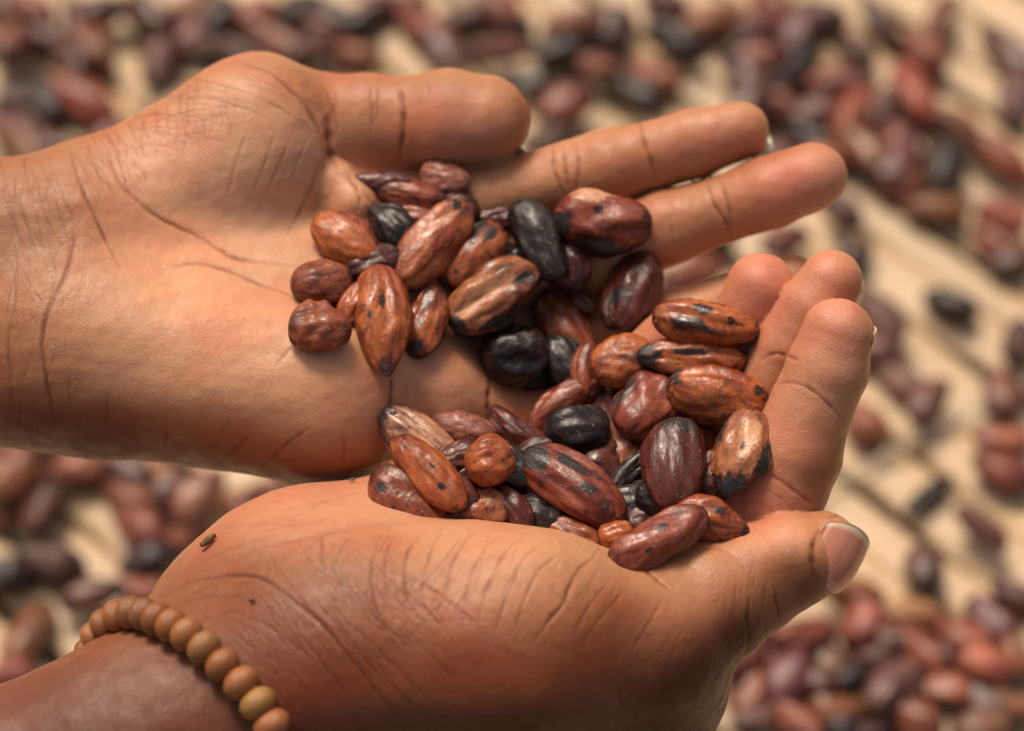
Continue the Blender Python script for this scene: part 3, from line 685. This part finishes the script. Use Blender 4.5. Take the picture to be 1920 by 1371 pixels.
def put_bean(px, py, L, W, ang, tone, dark, label, seed, T=None, pct=72, slope=None, dmax=None, group="cocoa beans held in the hands", **kw):
    T = T or W * 0.80
    sl = -0.45 * math.sin(R(ang)) if slope is None else slope
    d, (ix, iy, off, pl) = zfoot(px, py, L, W, T, ang, sl, pct)
    if dmax is not None: d = min(d, dmax)
    np.maximum.at(HANDS_Z, (ix, iy), d + pl + off * 0.9)
    q = 1 - d * K
    xa = nrm((math.cos(R(ang)), -math.sin(R(ang)), sl)); up_ = nrm((0.0, -0.25, 1.0)); ya = nrm(np.cross(up_, xa)); 
    # metric space is left-handed (Y down), build the frame in world space
    X = nrm(dirw(xa)); Zw = dirw(up_); Zw = nrm(Zw - X * (X @ Zw)); Y = np.cross(Zw, X)
    Ls = L * math.sqrt(1 + sl * sl) * q * S
    me = bean_mesh("cocoa_bean", Ls, W * q * S, T * q * S, seed, **kw)
    o = link("cocoa_bean", me); c = m2w(M(px, py, d))
    o.matrix_world = Matrix(((X[0], Y[0], Zw[0], c[0]), (X[1], Y[1], Zw[1], c[1]), (X[2], Y[2], Zw[2], c[2]), (0, 0, 0, 1)))
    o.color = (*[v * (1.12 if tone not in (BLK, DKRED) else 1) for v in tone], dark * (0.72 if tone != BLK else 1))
    return tag(o, label, "cocoa bean", group)
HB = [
 # bottom layer first, dark filler beans added so the gaps read as deep shade
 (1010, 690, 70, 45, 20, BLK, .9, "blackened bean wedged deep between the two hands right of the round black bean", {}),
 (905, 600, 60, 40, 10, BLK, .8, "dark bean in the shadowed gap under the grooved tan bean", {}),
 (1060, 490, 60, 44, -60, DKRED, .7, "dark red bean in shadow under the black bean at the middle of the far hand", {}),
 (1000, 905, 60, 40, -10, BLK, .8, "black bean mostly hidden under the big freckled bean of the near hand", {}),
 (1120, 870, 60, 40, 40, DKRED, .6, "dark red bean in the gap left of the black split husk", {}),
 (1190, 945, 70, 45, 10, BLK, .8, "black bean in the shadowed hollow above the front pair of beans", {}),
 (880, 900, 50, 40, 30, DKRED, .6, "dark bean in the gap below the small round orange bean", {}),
 (850, 868, 60, 40, 20, DKRED, .6, "dark filler bean buried between the small round bean and the orange seamed bean", {}),
 (950, 870, 60, 40, -40, BLK, .8, "black filler bean buried left of the big freckled bean", {}),
 (1020, 850, 60, 36, 10, DKRED, .7, "dark filler bean buried under the smooth round black bean", {}),
 (1150, 790, 60, 40, 80, DKRED, .5, "dark filler bean buried between the round black and round flat red beans", {}),
 (1250, 930, 60, 44, 0, BLK, .8, "black filler bean buried behind the frontmost bean", {}),
 (1330, 900, 60, 40, 60, DKRED, .6, "dark filler bean buried left of the bare faced bean", {}),
 (1010, 968, 55, 34, -20, BLK, .8, "black filler bean buried below the big freckled bean", dict(dmax=-10)),
 (850, 925, 55, 34, -30, DKRED, .6, "dark filler bean buried above the mottled tan bean", {}),
 (1240, 700, 60, 40, 10, DKRED, .5, "dark filler bean buried under the long narrow orange bean", {}),
 (960, 500, 60, 44, 30, BLK, .8, "black filler bean buried above the grooved tan bean", {}),
 (850, 400, 50, 34, 20, DKRED, .6, "dark filler bean buried above the orange bean with the crust", {}),
 (700, 500, 60, 36, 20, DKRED, .5, "dark filler bean buried above the almond shaped bean", {}),
 (1060, 680, 60, 40, -50, BLK, .8, "black filler bean buried left of the slim curved red bean", {}),
 (665, 572, 48, 30, 60, ORANGE, .2, "small orange bean peeking out left of the pointed almond shaped bean", {}),
 (718, 338, 55, 16, -4, PURP, .3, "flat purple bean tucked under the far thumb", {}),
 (780, 405, 50, 20, -5, REDB, .2, "slim red bean behind the large glossy orange bean", {}),
 (932, 412, 42, 27, 5, DKRED, .6, "small dark bean left of the tall black bean", {}),
 (735, 424, 58, 34, -42, BLK, .75, "shrivelled black bean with a pointed tip at the palm fold", dict(point=-.8, wrinkle=3.5)),
 (772, 366, 68, 27, -10, REDB, .65, "long dark red bean lying below the dull brown bean near the far thumb", {}),
 (835, 334, 49, 33, -22, DULL, .15, "dull brown bean at the top of the pile beside the far index finger", {}),
 (1183, 548, 82, 54, 66, DKRED, .25, "dark red bean with a grey smudge leaning on the far middle finger", dict(T=44, char=[(-.3,.35,.22,.3)])),
 (1008, 450, 84, 44, -62, BLK, .55, "tall black bean at the centre of the far hand's pile", {}),
 (1130, 416, 94, 57, -6, REDB, .5, "large plump purplish red bean on the far hand's fingers", dict(T=52, char=[(-.1,.15,.12,.2),(-.8,-.3,.25,.5),(0,-.95,.9,.3)], pale=[(-.25,.7,.5,.35)])),
 (885, 480, 78, 43, 46, ORANGE, .6, "orange bean with a black crust down its left side", dict(char=[(0,.85,.9,.4),(.5,-.1,.22,.18)])),
 (648, 450, 73, 41, -34, ORANGE, .22, "orange brown bean at the left of the far pile near the thenar fold", dict(char=[(.9,-.3,.2,.5)])),
 (602, 530, 58, 40, 8, BRN, .3, "reddish brown bean above the leftmost rounded bean", {}),
 (600, 616, 60, 47, -8, BRN, .3, "pear shaped brown bean lowest at the left edge of the far pile", dict(taper=-.25)),
 (806, 458, 103, 50, 50, ORANGE, .2, "largest glossy orange bean lying diagonally in the far hand", dict(wrinkle=.6, char=[(.82,.1,.1,.2)])),
 (798, 605, 68, 37, 76, ORANGE, .62, "upright orange bean with long black stains right of the almond shaped bean", dict(char=[(0,.15,.5,.2),(-.8,0,.2,.6)])),
 (717, 597, 101, 50, -84, ORANGE, .15, "almond shaped veined orange bean pointing down on the far palm", dict(point=.9, wrinkle=2.6, T=40, char=[(-.15,.1,.12,.1),(.1,-.4,.08,.08)])),
 (965, 664, 64, 54, 10, BLK, .55, "round black bean with a dark red cheek between the hands", dict(T=50, pale=[])),
 (925, 557, 98, 53, 32, TANB, .42, "tan and purple bean with a pale lengthwise groove", dict(groove=1.3, wrinkle=1.6, pale=[(-.1,.1,.75,.25)], char=[(.6,-.15,.18,.18),(-.9,-.3,.15,.5),(0,-.9,.7,.2)])),
 (1062, 614, 80, 44, -60, BRN, .42, "brown bean with a black cracked stripe at the right of the far pile", {}),
 (1090, 560, 37, 20, -52, DKRED, .2, "tiny curled red bean fragment left of the grey smudged bean", dict(wrinkle=4, bend=.5)),
 # near hand, back to front
 (870, 806, 64, 29, -12, DULL, .3, "purplish brown bean behind the pale flat bean at the near hand's back", {}),
 (1300, 806, 48, 28, -35, REDB, .2, "red bean half hidden behind the upright dark bean", {}),
 (1168, 678, 60, 46, 22, ORANGE, .35, "plump orange bean with purple veins left of the black patched bean", dict(T=42)),
 (1096, 690, 52, 20, 82, REDB, .2, "slim curved red bean standing left of the plump orange bean", dict(bend=-.6)),
 (1323, 606, 98, 43, -7, ORANGE, .4, "orange bean with a large black patch, uppermost in the near hand", dict(T=40, char=[(-.42,-.35,.36,.33),(-.1,.4,.2,.3),(.45,.0,.07,.12)])),
 (1297, 672, 101, 33, -3, ORANGE, .48, "long narrow orange bean with a crease, second from the top in the near hand", dict(groove=.8, T=34, char=[(-.8,-.1,.25,.7),(.0,.1,.35,.16)])),
 (1345, 742, 95, 48, -10, ORANGE, .32, "orange brown bean touching the near index finger", dict(wrinkle=1.8, T=42, char=[(.75,.35,.12,.3),(-.88,.3,.15,.6)])),
 (1180, 832, 72, 38, 70, TANB, .3, "tan bean standing behind the round red bean", {}),
 (1190, 885, 76, 24, 38, BLK, .9, "black split husk curved below the tan bean", dict(wrinkle=3, bend=-.5)),
 (1057, 756, 80, 31, 30, REDB, .35, "bent red bean lying above the smooth black bean", dict(bend=-.45, taper=.2)),
 (968, 808, 63, 30, -32, DKRED, .45, "curved purplish black bean left of the smooth black bean", dict(bend=.45, T=30)),
 (1213, 763, 67, 58, 48, REDB, .15, "round flat red bean with a raised rim in the near hand", dict(ridge=.3, T=36, char=[(-.2,.95,.6,.2)])),
 (1082, 809, 61, 50, -3, BLK, .75, "smooth round black bean in the middle of the near hand", dict(T=46, wrinkle=.6)),
 (790, 828, 93, 44, -38, PALE, .25, "pale tan flat bean, longest at the left of the near pile", dict(T=26, wrinkle=1.6, char=[(-.95,-.3,.15,.6)])),
 (805, 888, 90, 38, -44, ORANGE, .2, "orange bean with a raised seam lying on the pale flat bean", dict(ridge=1.0, char=[(.0,.25,.1,.12),(.45,-.1,.1,.14)])),
 (962, 955, 52, 30, -48, DKRED, .5, "speckled dark bean under the big freckled bean", dict(dmax=0)),
 (897, 958, 58, 38, 4, TANB, .25, "mottled tan bean half hidden behind the near thumb mound", dict(dmax=5)),
 (765, 934, 78, 50, -40, BRN, .2, "brown streaked bean at the lower left end of the near pile", dict(taper=-.2, wrinkle=1.8, dmax=10, char=[(-.5,-.45,.1,.15),(.05,-.8,.1,.2)])),
 (918, 865, 46, 43, 20, ORANGE, .12, "small round orange bean with creases running to its tip", dict(wrinkle=2.2, T=42)),
 (1072, 1002, 58, 30, -26, BRN, .5, "speckled bean peeping over the near thumb mound", dict(dmax=10)),
 (1072, 919, 113, 54, -34, REDB, .5, "big freckled dark red bean at the front of the near pile", dict(wrinkle=1.6, char=[(-.7,.1,.28,.5),(-.1,.65,.5,.22),(.3,.2,.12,.15)])),
 (1388, 850, 84, 49, 68, TANB, .4, "upright bean with a bare tan face and dark rim beside the near index finger", dict(point=-.9, T=36, pale=[(.25,-.05,.5,.5)], char=[(-.85,0,.28,1.0),(0,-.95,.9,.25),(.3,.95,.6,.15)])),
 (1270, 872, 84, 58, 84, DKRED, .22, "upright smooth dark red bean with a blackened top", dict(T=46, wrinkle=.5, char=[(.8,0,.22,.9)])),
 (1205, 976, 42, 25, 25, PURP, .3, "small purple bean behind the front pair of beans", {}),
 (1155, 1002, 34, 30, 10, ORANGE, .3, "small orange bean end left of the frontmost bean", {}),
 (1330, 978, 68, 37, -12, ORANGE, .25, "pointed orange bean second from the front beside the near thumb", dict(point=.9, char=[(.25,.4,.25,.25),(1,0,.1,.6)])),
 (1235, 1012, 102, 41, 28, REDB, .35, "frontmost long red brown bean resting against the near thumb", dict(char=[(.1,.35,.13,.18),(-.3,-.3,.15,.15)])),
]
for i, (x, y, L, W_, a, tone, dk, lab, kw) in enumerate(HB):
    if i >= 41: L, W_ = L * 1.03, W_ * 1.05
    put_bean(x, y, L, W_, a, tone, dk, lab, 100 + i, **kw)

# bits of husk on the skin
def flake(px, py, r, ang, mat, seed, label):
    rr = np.random.RandomState(seed); ix, iy = int((px + 240) / CELL), int((py + 170) / CELL)
    d = HANDS_Z[ix, iy] - r * 0.55
    if d < -1e5: d = -20
    n = 14; P = []
    for s in (1, -1):
        for k in range(n):
            t = k / n * 2 * math.pi; q = r * (0.65 + 0.5 * rr.rand())
            X, Y = q * 1.7 * math.cos(t), q * 0.7 * math.sin(t); ca, sa = math.cos(R(ang)), math.sin(R(ang))
            P.append(M(px, py, d + r * .5) + np.array([X * ca - Y * sa, -(X * sa + Y * ca), 2.0 * s + 4 * rr.rand() + r * .25 * math.sin(2 * t)]))
    P.append(M(px, py, d + r * .5 + r * .8)); P.append(M(px, py, d))
    F = []
    for k in range(0, n, 2):
        F.append((2 * n, k, (k + 1) % n, (k + 2) % n)); F.append((2 * n + 1, n + (k + 2) % n, n + (k + 1) % n, n + k))
    for k in range(n): F.append((k, n + k, n + (k + 1) % n, (k + 1) % n))
    W = m2w(np.array(P)); c = W.mean(0); o = link("husk_flake", mesh_np("husk_flake", W - c, np.array(F), mat, False)); o.location = c
    tag(o, label, "husk flake", "bits of husk on the skin")
flake(735, 778, 9, 20, CHAR, 1, "black crumb of husk at the top of the pale flat bean")
flake(392, 1012, 11, 35, HUSK, 2, "brown curled flake of husk on the outer edge of the near hand")
flake(472, 1126, 3.5, 10, CHAR, 3, "tiny black speck on the near wrist")
flake(660, 899, 4, 10, HUSK, 4, "tiny pale crumb where the two palms meet")

# ------------------------------------------------------------ bracelet
BP = [(166, 1222, 60, 26), (178, 1192, 90, 27), (196, 1170, 120, 28), (220, 1155, 150, 29), (246, 1149, 180, 30), (270, 1152, 205, 30), (294, 1161, 232, 31), (321, 1173, 258, 31),
      (350, 1190, 282, 32), (383, 1215, 304, 33), (417, 1247, 322, 33), (452, 1281, 336, 34), (483, 1319, 345, 34), (509, 1359, 350, 34), (530, 1401, 345, 34), (545, 1444, 325, 34)]
hid = smooth_poly([(545, 1444, 325), (548, 1530, 230), (500, 1600, 60), (380, 1600, -90), (250, 1520, -130), (165, 1390, -110), (140, 1300, -40), (166, 1222, 60)], 1.0)
seg = np.r_[0, np.cumsum(np.linalg.norm(np.diff(hid, axis=0), axis=1))]; nh = int(seg[-1] / 50)
for k in range(1, nh):
    i = np.searchsorted(seg, seg[-1] * k / nh); BP.append((*hid[i], 30))
ctr = m2w(np.array([M(*b[:3]) for b in BP])).mean(0)
br = empty("bracelet", ctr); tag(br, "bracelet of round brown wooden beads around the lower wrist", "bracelet")
def bead_mesh():
    nu, nv = 18, 24; P = []
    for i in range(nu):
        t = math.pi * (0.10 + 0.80 * i / (nu - 1))
        for j in range(nv):
            ph = 2 * math.pi * j / nv; P.append((math.sin(t) * math.cos(ph), math.sin(t) * math.sin(ph), 0.80 * math.cos(t)))
    F = [(i * nv + j, (i + 1) * nv + j, (i + 1) * nv + (j + 1) % nv, i * nv + (j + 1) % nv) for i in range(nu - 1) for j in range(nv)]
    n = len(P); P += [(0, 0, 0.6), (0, 0, -0.6)]
    for j in range(0, nv, 2):
        F.append((n, j, (j + 1) % nv, (j + 2) % nv)); F.append((n + 1, (nu - 1) * nv + (j + 2) % nv, (nu - 1) * nv + j + 1, (nu - 1) * nv + j))
    return mesh_np("bead", np.array(P), np.array(F), BEAD)
bm_ = bead_mesh()
bw = [m2w(M(*b[:3])) for b in BP]
bt = [(0.36, 0.15, 0.055), (0.31, 0.125, 0.048), (0.39, 0.17, 0.065), (0.29, 0.125, 0.055)]
spec = {12: (0.44, 0.26, 0.09), 9: (0.37, 0.19, 0.08), 13: (0.42, 0.18, 0.075), 10: (0.36, 0.15, 0.06), 5: (0.27, 0.13, 0.07), 11: (0.42, 0.19, 0.08), 8: (0.42, 0.19, 0.08), 7: (0.38, 0.16, 0.06)}
for i, b in enumerate(BP):
    t_ = nrm(bw[(i + 1) % len(bw)] - bw[i - 1]); q = Vector(t_).to_track_quat('Z', 'Y')
    o = link("bead", bm_, br); r_ = b[3] * 1.08 * (1 - b[2] * K) * S
    o.matrix_parent_inverse = Matrix.Identity(4)
    o.location = Vector(bw[i] - ctr); o.rotation_euler = q.to_euler(); o.scale = (r_, r_, r_)
    o.color = (*[v * m_ for v, m_ in zip(spec.get(i, bt[(i * 7 + 3) % 4]), (0.98, 0.88, 0.74))], 1)
def tube(name, pts, r, mat, parent=None, closed=False, n=8, base=None):
    P = []; pts = np.array(pts); m_ = len(pts)
    for i in range(m_):
        a = pts[(i + 1) % m_ if closed else min(i + 1, m_ - 1)] - pts[i - 1 if (closed or i) else 0]; a = nrm(a)
        h_ = np.array([0, 0, 1.0]) if abs(a[2]) < 0.9 else np.array([1.0, 0, 0]); u_ = nrm(np.cross(a, h_)); v_ = np.cross(a, u_)
        for k in range(n): P.append(pts[i] + r * (math.cos(2 * math.pi * k / n) * u_ + math.sin(2 * math.pi * k / n) * v_))
    F = [(i * n + k, ((i + 1) % m_) * n + k, ((i + 1) % m_) * n + (k + 1) % n, i * n + (k + 1) % n) for i in range(m_ if closed else m_ - 1) for k in range(n)]
    b0 = np.zeros(3) if base is None else base
    return link(name, mesh_np(name, np.array(P) - b0, np.array(F), mat), parent)
tube("elastic_cord", bw, 0.0007, ELASTIC, br, True, base=ctr)

# ------------------------------------------------------------ ground and drying mat
gp = np.array([(-3, -2, -0.012), (3, -2, -0.012), (3, 5, -0.012), (-3, 5, -0.012)], float)
g = link("ground", mesh_np("ground", gp, np.array([(0, 1, 2, 3)]), SOIL, False)); tag(g, kind="structure")
mat_root = empty("drying_mat", (0, 0.58, -0.006)); tag(mat_root, "pale mat of split cane strips running diagonally under the scattered beans", "mat", None)
MB = np.array([0, 0.58, -0.006])
sdv = nrm((0.69, -0.72, 0)); spv = np.array([-sdv[1], sdv[0], 0])
pos = -0.62; k = 0
while pos < 0.62:
    wd = rnd.uniform(0.0155, 0.0225); gap = rnd.uniform(0.0016, 0.0032)
    ph1, ph2, a1 = rnd.uniform(0, 6), rnd.uniform(0, 6), rnd.uniform(0.0008, 0.0016)
    n = 90; P = []; half = wd / 2; prof = [(-1, -0.0035), (-1, -0.0004), (-.8, .0008), (-.35, .0018), (.35, .0018), (.8, .0008), (1, -0.0004), (1, -0.0035)]
    for i in range(n):
        s_ = -0.75 + 1.5 * i / (n - 1)
        wob = a1 * math.sin(s_ * 34 + ph1) + 0.0009 * math.sin(s_ * 83 + ph2); hz = 0.0008 * math.sin(s_ * 50 + ph2)
        for (u_, z_) in prof:
            P.append(sdv * s_ + spv * (pos + half + wob + u_ * half * (1 + 0.05 * math.sin(s_ * 61 + ph2))) + np.array([0, 0, z_ + hz + 0.004]))
    m_ = len(prof); F = [(i * m_ + j, (i + 1) * m_ + j, (i + 1) * m_ + j + 1, i * m_ + j + 1) for i in range(n - 1) for j in range(m_ - 1)]
    link("cane_strip", mesh_np("cane_strip", np.array(P), np.array(F), CANE), mat_root)
    pos += wd + gap; k += 1
# grey twine that binds the strips, crossing them
for (p0, p1) in (((1480, 960), (1990, 700)),):
    a = ground(*p0)[0]; b = ground(*p1)[0]; dd = b - a
    for off in (0.0,):
        pts = [a + dd * t + np.array([0, off, 0.0045 + 0.0014 * math.sin(t * 60 + off * 900)]) for t in np.linspace(0, 1, 70)]
        tube("binding_twine", pts, 0.0009, TWINE, mat_root, base=MB)

# ------------------------------------------------------------ beans on the mat
proto = [bean_mesh("cocoa_bean", 0.0125, 0.0072, 0.0056, 500 + i, bend=b, taper=tp, point=pt, nu=30, nv=28)
         for i, (b, tp, pt) in enumerate([(0, 0, 0), (.25, .1, 0), (0, -.2, .5), (.4, 0, 0), (0, .2, -.5), (-.3, 0, .3)])]
b_, r_, k_, p_, o_, t_, d_ = (0.24, 0.09, 0.045), (0.29, 0.095, 0.045), BLK, (0.165, 0.068, 0.052), (0.40, 0.16, 0.075), TANB, (0.10, 0.033, 0.022)
BGB = [
 (1430, 45, 55, 34, 20, b_), (1495, 62, 42, 34, 60, p_), (1425, 112, 50, 30, 0, r_), (1490, 118, 45, 28, 40, k_), (1455, 152, 50, 25, 10, k_), (1572, 160, 60, 34, -10, r_), (1450, 196, 46, 30, -20, b_),
 (1535, 212, 52, 34, 20, p_), (1602, 218, 48, 32, 60, r_), (1520, 255, 50, 30, -30, k_), (1650, 38, 55, 24, -48, d_), (1765, 30, 38, 24, 60, b_), (1735, 102, 42, 30, -50, r_), (1712, 178, 56, 36, -60, r_),
 (1655, 205, 40, 26, 60, p_), (1677, 292, 62, 42, 85, p_), (1768, 298, 50, 32, 75, k_), (1795, 236, 46, 28, -30, r_), (1890, 96, 62, 28, -50, d_), (1905, 172, 50, 30, 80, p_), (1885, 300, 62, 28, -35, r_),
 (1690, 345, 42, 30, 20, r_), (1752, 392, 58, 30, -3, r_), (1882, 405, 46, 36, -20, o_), (1868, 462, 50, 30, -40, r_), (1900, 490, 40, 28, 20, d_), (1580, 395, 40, 28, -40, d_), (1560, 290, 46, 30, 10, r_),
 (1781, 570, 52, 31, -28, k_), (1652, 598, 52, 38, -55, p_), (1690, 717, 52, 28, -38, p_), (1618, 795, 44, 36, -50, r_), (1912, 640, 40, 30, 80, d_), (1880, 822, 50, 28, 0, o_), (1882, 884, 60, 34, -22, r_),
 (1842, 988, 54, 26, -38, p_), (1742, 928, 50, 17, 38, k_), (1730, 1066, 44, 36, -85, p_), (1598, 1108, 56, 28, -14, b_), (1613, 1168, 42, 38, 75, o_), (1705, 1152, 54, 28, -3, o_), (1505, 1190, 60, 34, 14, r_),
 (1862, 1168, 60, 34, -48, p_), (1905, 1120, 50, 30, -30, d_), (1480, 1272, 55, 42, 60, p_), (1556, 1236, 50, 30, -62, b_), (1640, 1232, 50, 32, 20, d_), (1673, 1286, 58, 38, 42, p_), (1722, 1218, 62, 28, -48, r_),
 (1780, 1296, 50, 32, 0, o_), (1852, 1250, 56, 34, -6, o_), (1892, 1320, 50, 32, -20, r_), (1552, 1322, 60, 36, -45, r_), (1490, 1350, 60, 32, -40, r_), (1716, 1350, 52, 36, -35, r_), (1410, 1290, 50, 32, 70, r_),
 (1425, 1350, 50, 30, 20, p_), (1630, 1368, 46, 30, 30, d_), (1840, 1362, 55, 32, 10, r_), (1590, 1275, 40, 28, 10, k_), (1770, 1235, 40, 26, 60, d_), (1440, 1235, 50, 30, 30, r_),
 (30, 890, 62, 42, 58, r_), (92, 915, 42, 24, -72, p_), (152, 876, 54, 38, 12, o_), (236, 882, 42, 28, -32, p_), (84, 838, 40, 30, 10, k_), (20, 840, 50, 30, 0, r_), (372, 932, 56, 36, 48, o_), (300, 880, 56, 28, -50, o_), (448, 950, 42, 34, 20, r_), (512, 930, 44, 30, -10, r_),
 (96, 1056, 60, 36, -8, d_), (10, 1082, 50, 38, 20, k_), (172, 1116, 58, 27, 12, p_), (268, 1106, 46, 28, 0, r_), (48, 1196, 74, 34, 62, r_), (20, 1268, 46, 34, 0, r_), (6, 960, 40, 30, 0, r_), (350, 1000, 44, 28, 30, r_),
 (20, 84, 40, 32, 60, r_), (78, 62, 48, 32, -40, d_), (22, 245, 46, 32, -52, p_), (30, 190, 38, 26, 0, d_), (160, 192, 62, 34, -30, r_), (210, 262, 52, 32, 30, p_), (282, 34, 50, 34, -40, d_), (345, 72, 48, 30, 30, r_),
 (405, 40, 44, 32, 50, k_), (452, 104, 52, 30, -20, d_), (525, 84, 72, 28, -28, r_), (300, 112, 44, 30, 70, p_), (190, 22, 48, 30, 10, d_), (600, 44, 50, 28, -20, p_), (560, 20, 46, 32, 30, k_), (130, 110, 44, 28, -60, d_), (480, 30, 48, 30, 10, r_),
 (800, 62, 60, 34, -38, r_), (836, 112, 50, 30, -60, p_), (872, 30, 44, 28, 20, d_), (962, 50, 36, 20, 10, k_), (1076, 48, 56, 34, 5, r_), (1148, 54, 38, 36, 60, p_), (1002, 156, 32, 28, 20, k_), (1062, 200, 50, 38, 25, r_), (1178, 160, 84, 25, -36, k_),
 (1330, 42, 60, 32, 20, r_), (1392, 86, 46, 30, 40, d_), (1250, 10, 44, 28, -20, d_), (1030, 262, 50, 30, 20, p_), (1120, 130, 40, 26, -10, r_), (660, 100, 48, 28, -20, r_), (700, 20, 46, 28, 30, d_), (1395, 140, 42, 28, -60, d_), (1540, 30, 48, 28, -20, d_), (1600, 90, 44, 26, -50, d_),
 (1300, 515, 60, 30, 20, r_), (1230, 560, 50, 32, 10, b_), (1330, 440, 46, 30, -30, d_), (1470, 450, 44, 28, 20, b_), (560, 965, 46, 30, 20, r_), (1600, 480, 36, 26, 40, d_),
]
mr = random.Random(31)
for (x0, y0, x1, y1, n_) in ((0, 0, 330, 120, 4), (330, 0, 700, 95, 4), (700, 0, 1000, 130, 3), (1000, 0, 1400, 150, 3), (0, 830, 330, 960, 4), (1380, 1180, 1920, 1371, 9), (1400, 0, 1700, 330, 4), (1500, 420, 1900, 860, 3), (60, 960, 300, 1200, 2), (0, 120, 130, 290, 3)):
    for _ in range(n_):
        for _try in range(30):
            x, y = mr.uniform(x0, x1), mr.uniform(y0, y1)
            if min(math.hypot(x - q[0], y - q[1]) for q in BGB) > 44: break
        BGB.append((round(x), round(y), mr.uniform(42, 58), mr.uniform(26, 36), mr.uniform(-80, 60), mr.choice((b_, r_, r_, p_, d_, k_))))
def tone_word(c): return {b_: "brown", r_: "reddish brown", k_: "blackened", p_: "dull purplish", o_: "light orange brown", d_: "dark red"}[c]
def place_word(x, y):
    if y > 1170 and x > 1380: return "in the lower right heap"
    if x < 620 and y > 780: return "beside the bracelet" if y > 985 else "just below the far wrist"
    if x > 1380 and y > 880: return "right of the near thumb"
    if x > 1560 and y > 500: return "right of the near fingertips"
    if x > 1560 and y > 330: return "beside the far middle fingertip"
    if x > 1820: return "at the upper right edge"
    if x > 1640: return "right of the top heap"
    if x > 1380: return "in the heap behind the far index fingertip"
    if y > 380: return "between the two hands' fingers"
    if x > 930: return "above the far index finger"
    if x > 620: return "above the far thumb"
    if x > 240: return "behind the far thumb's ball"
    return "at the upper left corner"
items = []
for i, (x, y, L, W_, a, tone) in enumerate(BGB):
    c0, t0 = ground(x, y, 0.006)
    e0 = ground(x + L * math.cos(R(a)), y - L * math.sin(R(a)), 0.006)[0]
    h_ = math.atan2(e0[1] - c0[1], e0[0] - c0[0]); Lw = np.linalg.norm(e0 - c0); Ww = W_ * K * t0
    Lw = min(Lw * 1.12, 0.0185); Ww *= 1.10; lay = 0.001 + 0.0045 * (i % 3 == 2) + Ww * 0.80
    c0 = ground(x, y, lay)[0]
    o = link("cocoa_bean", proto[i % 6]); o.location = c0
    o.rotation_euler = (rnd.uniform(-.35, .35), rnd.uniform(-.18, .18), h_); o.scale = (Lw / .0125, Ww / .0072, Ww * .85 / .0056)
    tt = tuple(v * rnd.uniform(.85, 1.2) for v in tone); o.color = (*tt, rnd.choice((.1, .2, .35, .5)))
    items.append((tone_word(tone), place_word(x, y), x, y, o))
keys = {}
for it in items: keys.setdefault((it[0], it[1]), []).append(it)
num = ["", "", "two", "three", "four", "five", "six", "seven", "eight", "nine", "ten", "eleven", "twelve"]
orde = ["leftmost", "second from the left", "third from the left", "fourth from the left", "fifth from the left", "sixth from the left", "seventh from the left", "eighth from the left", "ninth from the left", "tenth from the left"] + [w_ + " from the left" for w_ in "eleventh twelfth thirteenth fourteenth fifteenth sixteenth seventeenth eighteenth nineteenth twentieth".split()]
for (tw, pw), L_ in keys.items():
    L_.sort(key=lambda q: q[2])
    for j, q in enumerate(L_):
        if len(L_) == 1: lab = f"the only {tw} bean {pw}"
        else: lab = f"{tw} bean {pw}, " + ("rightmost" if j == len(L_) - 1 else orde[min(j, 19)])
        tag(q[4], lab, "cocoa bean", "cocoa beans scattered on the mat")
print("objects", len(scene.objects))
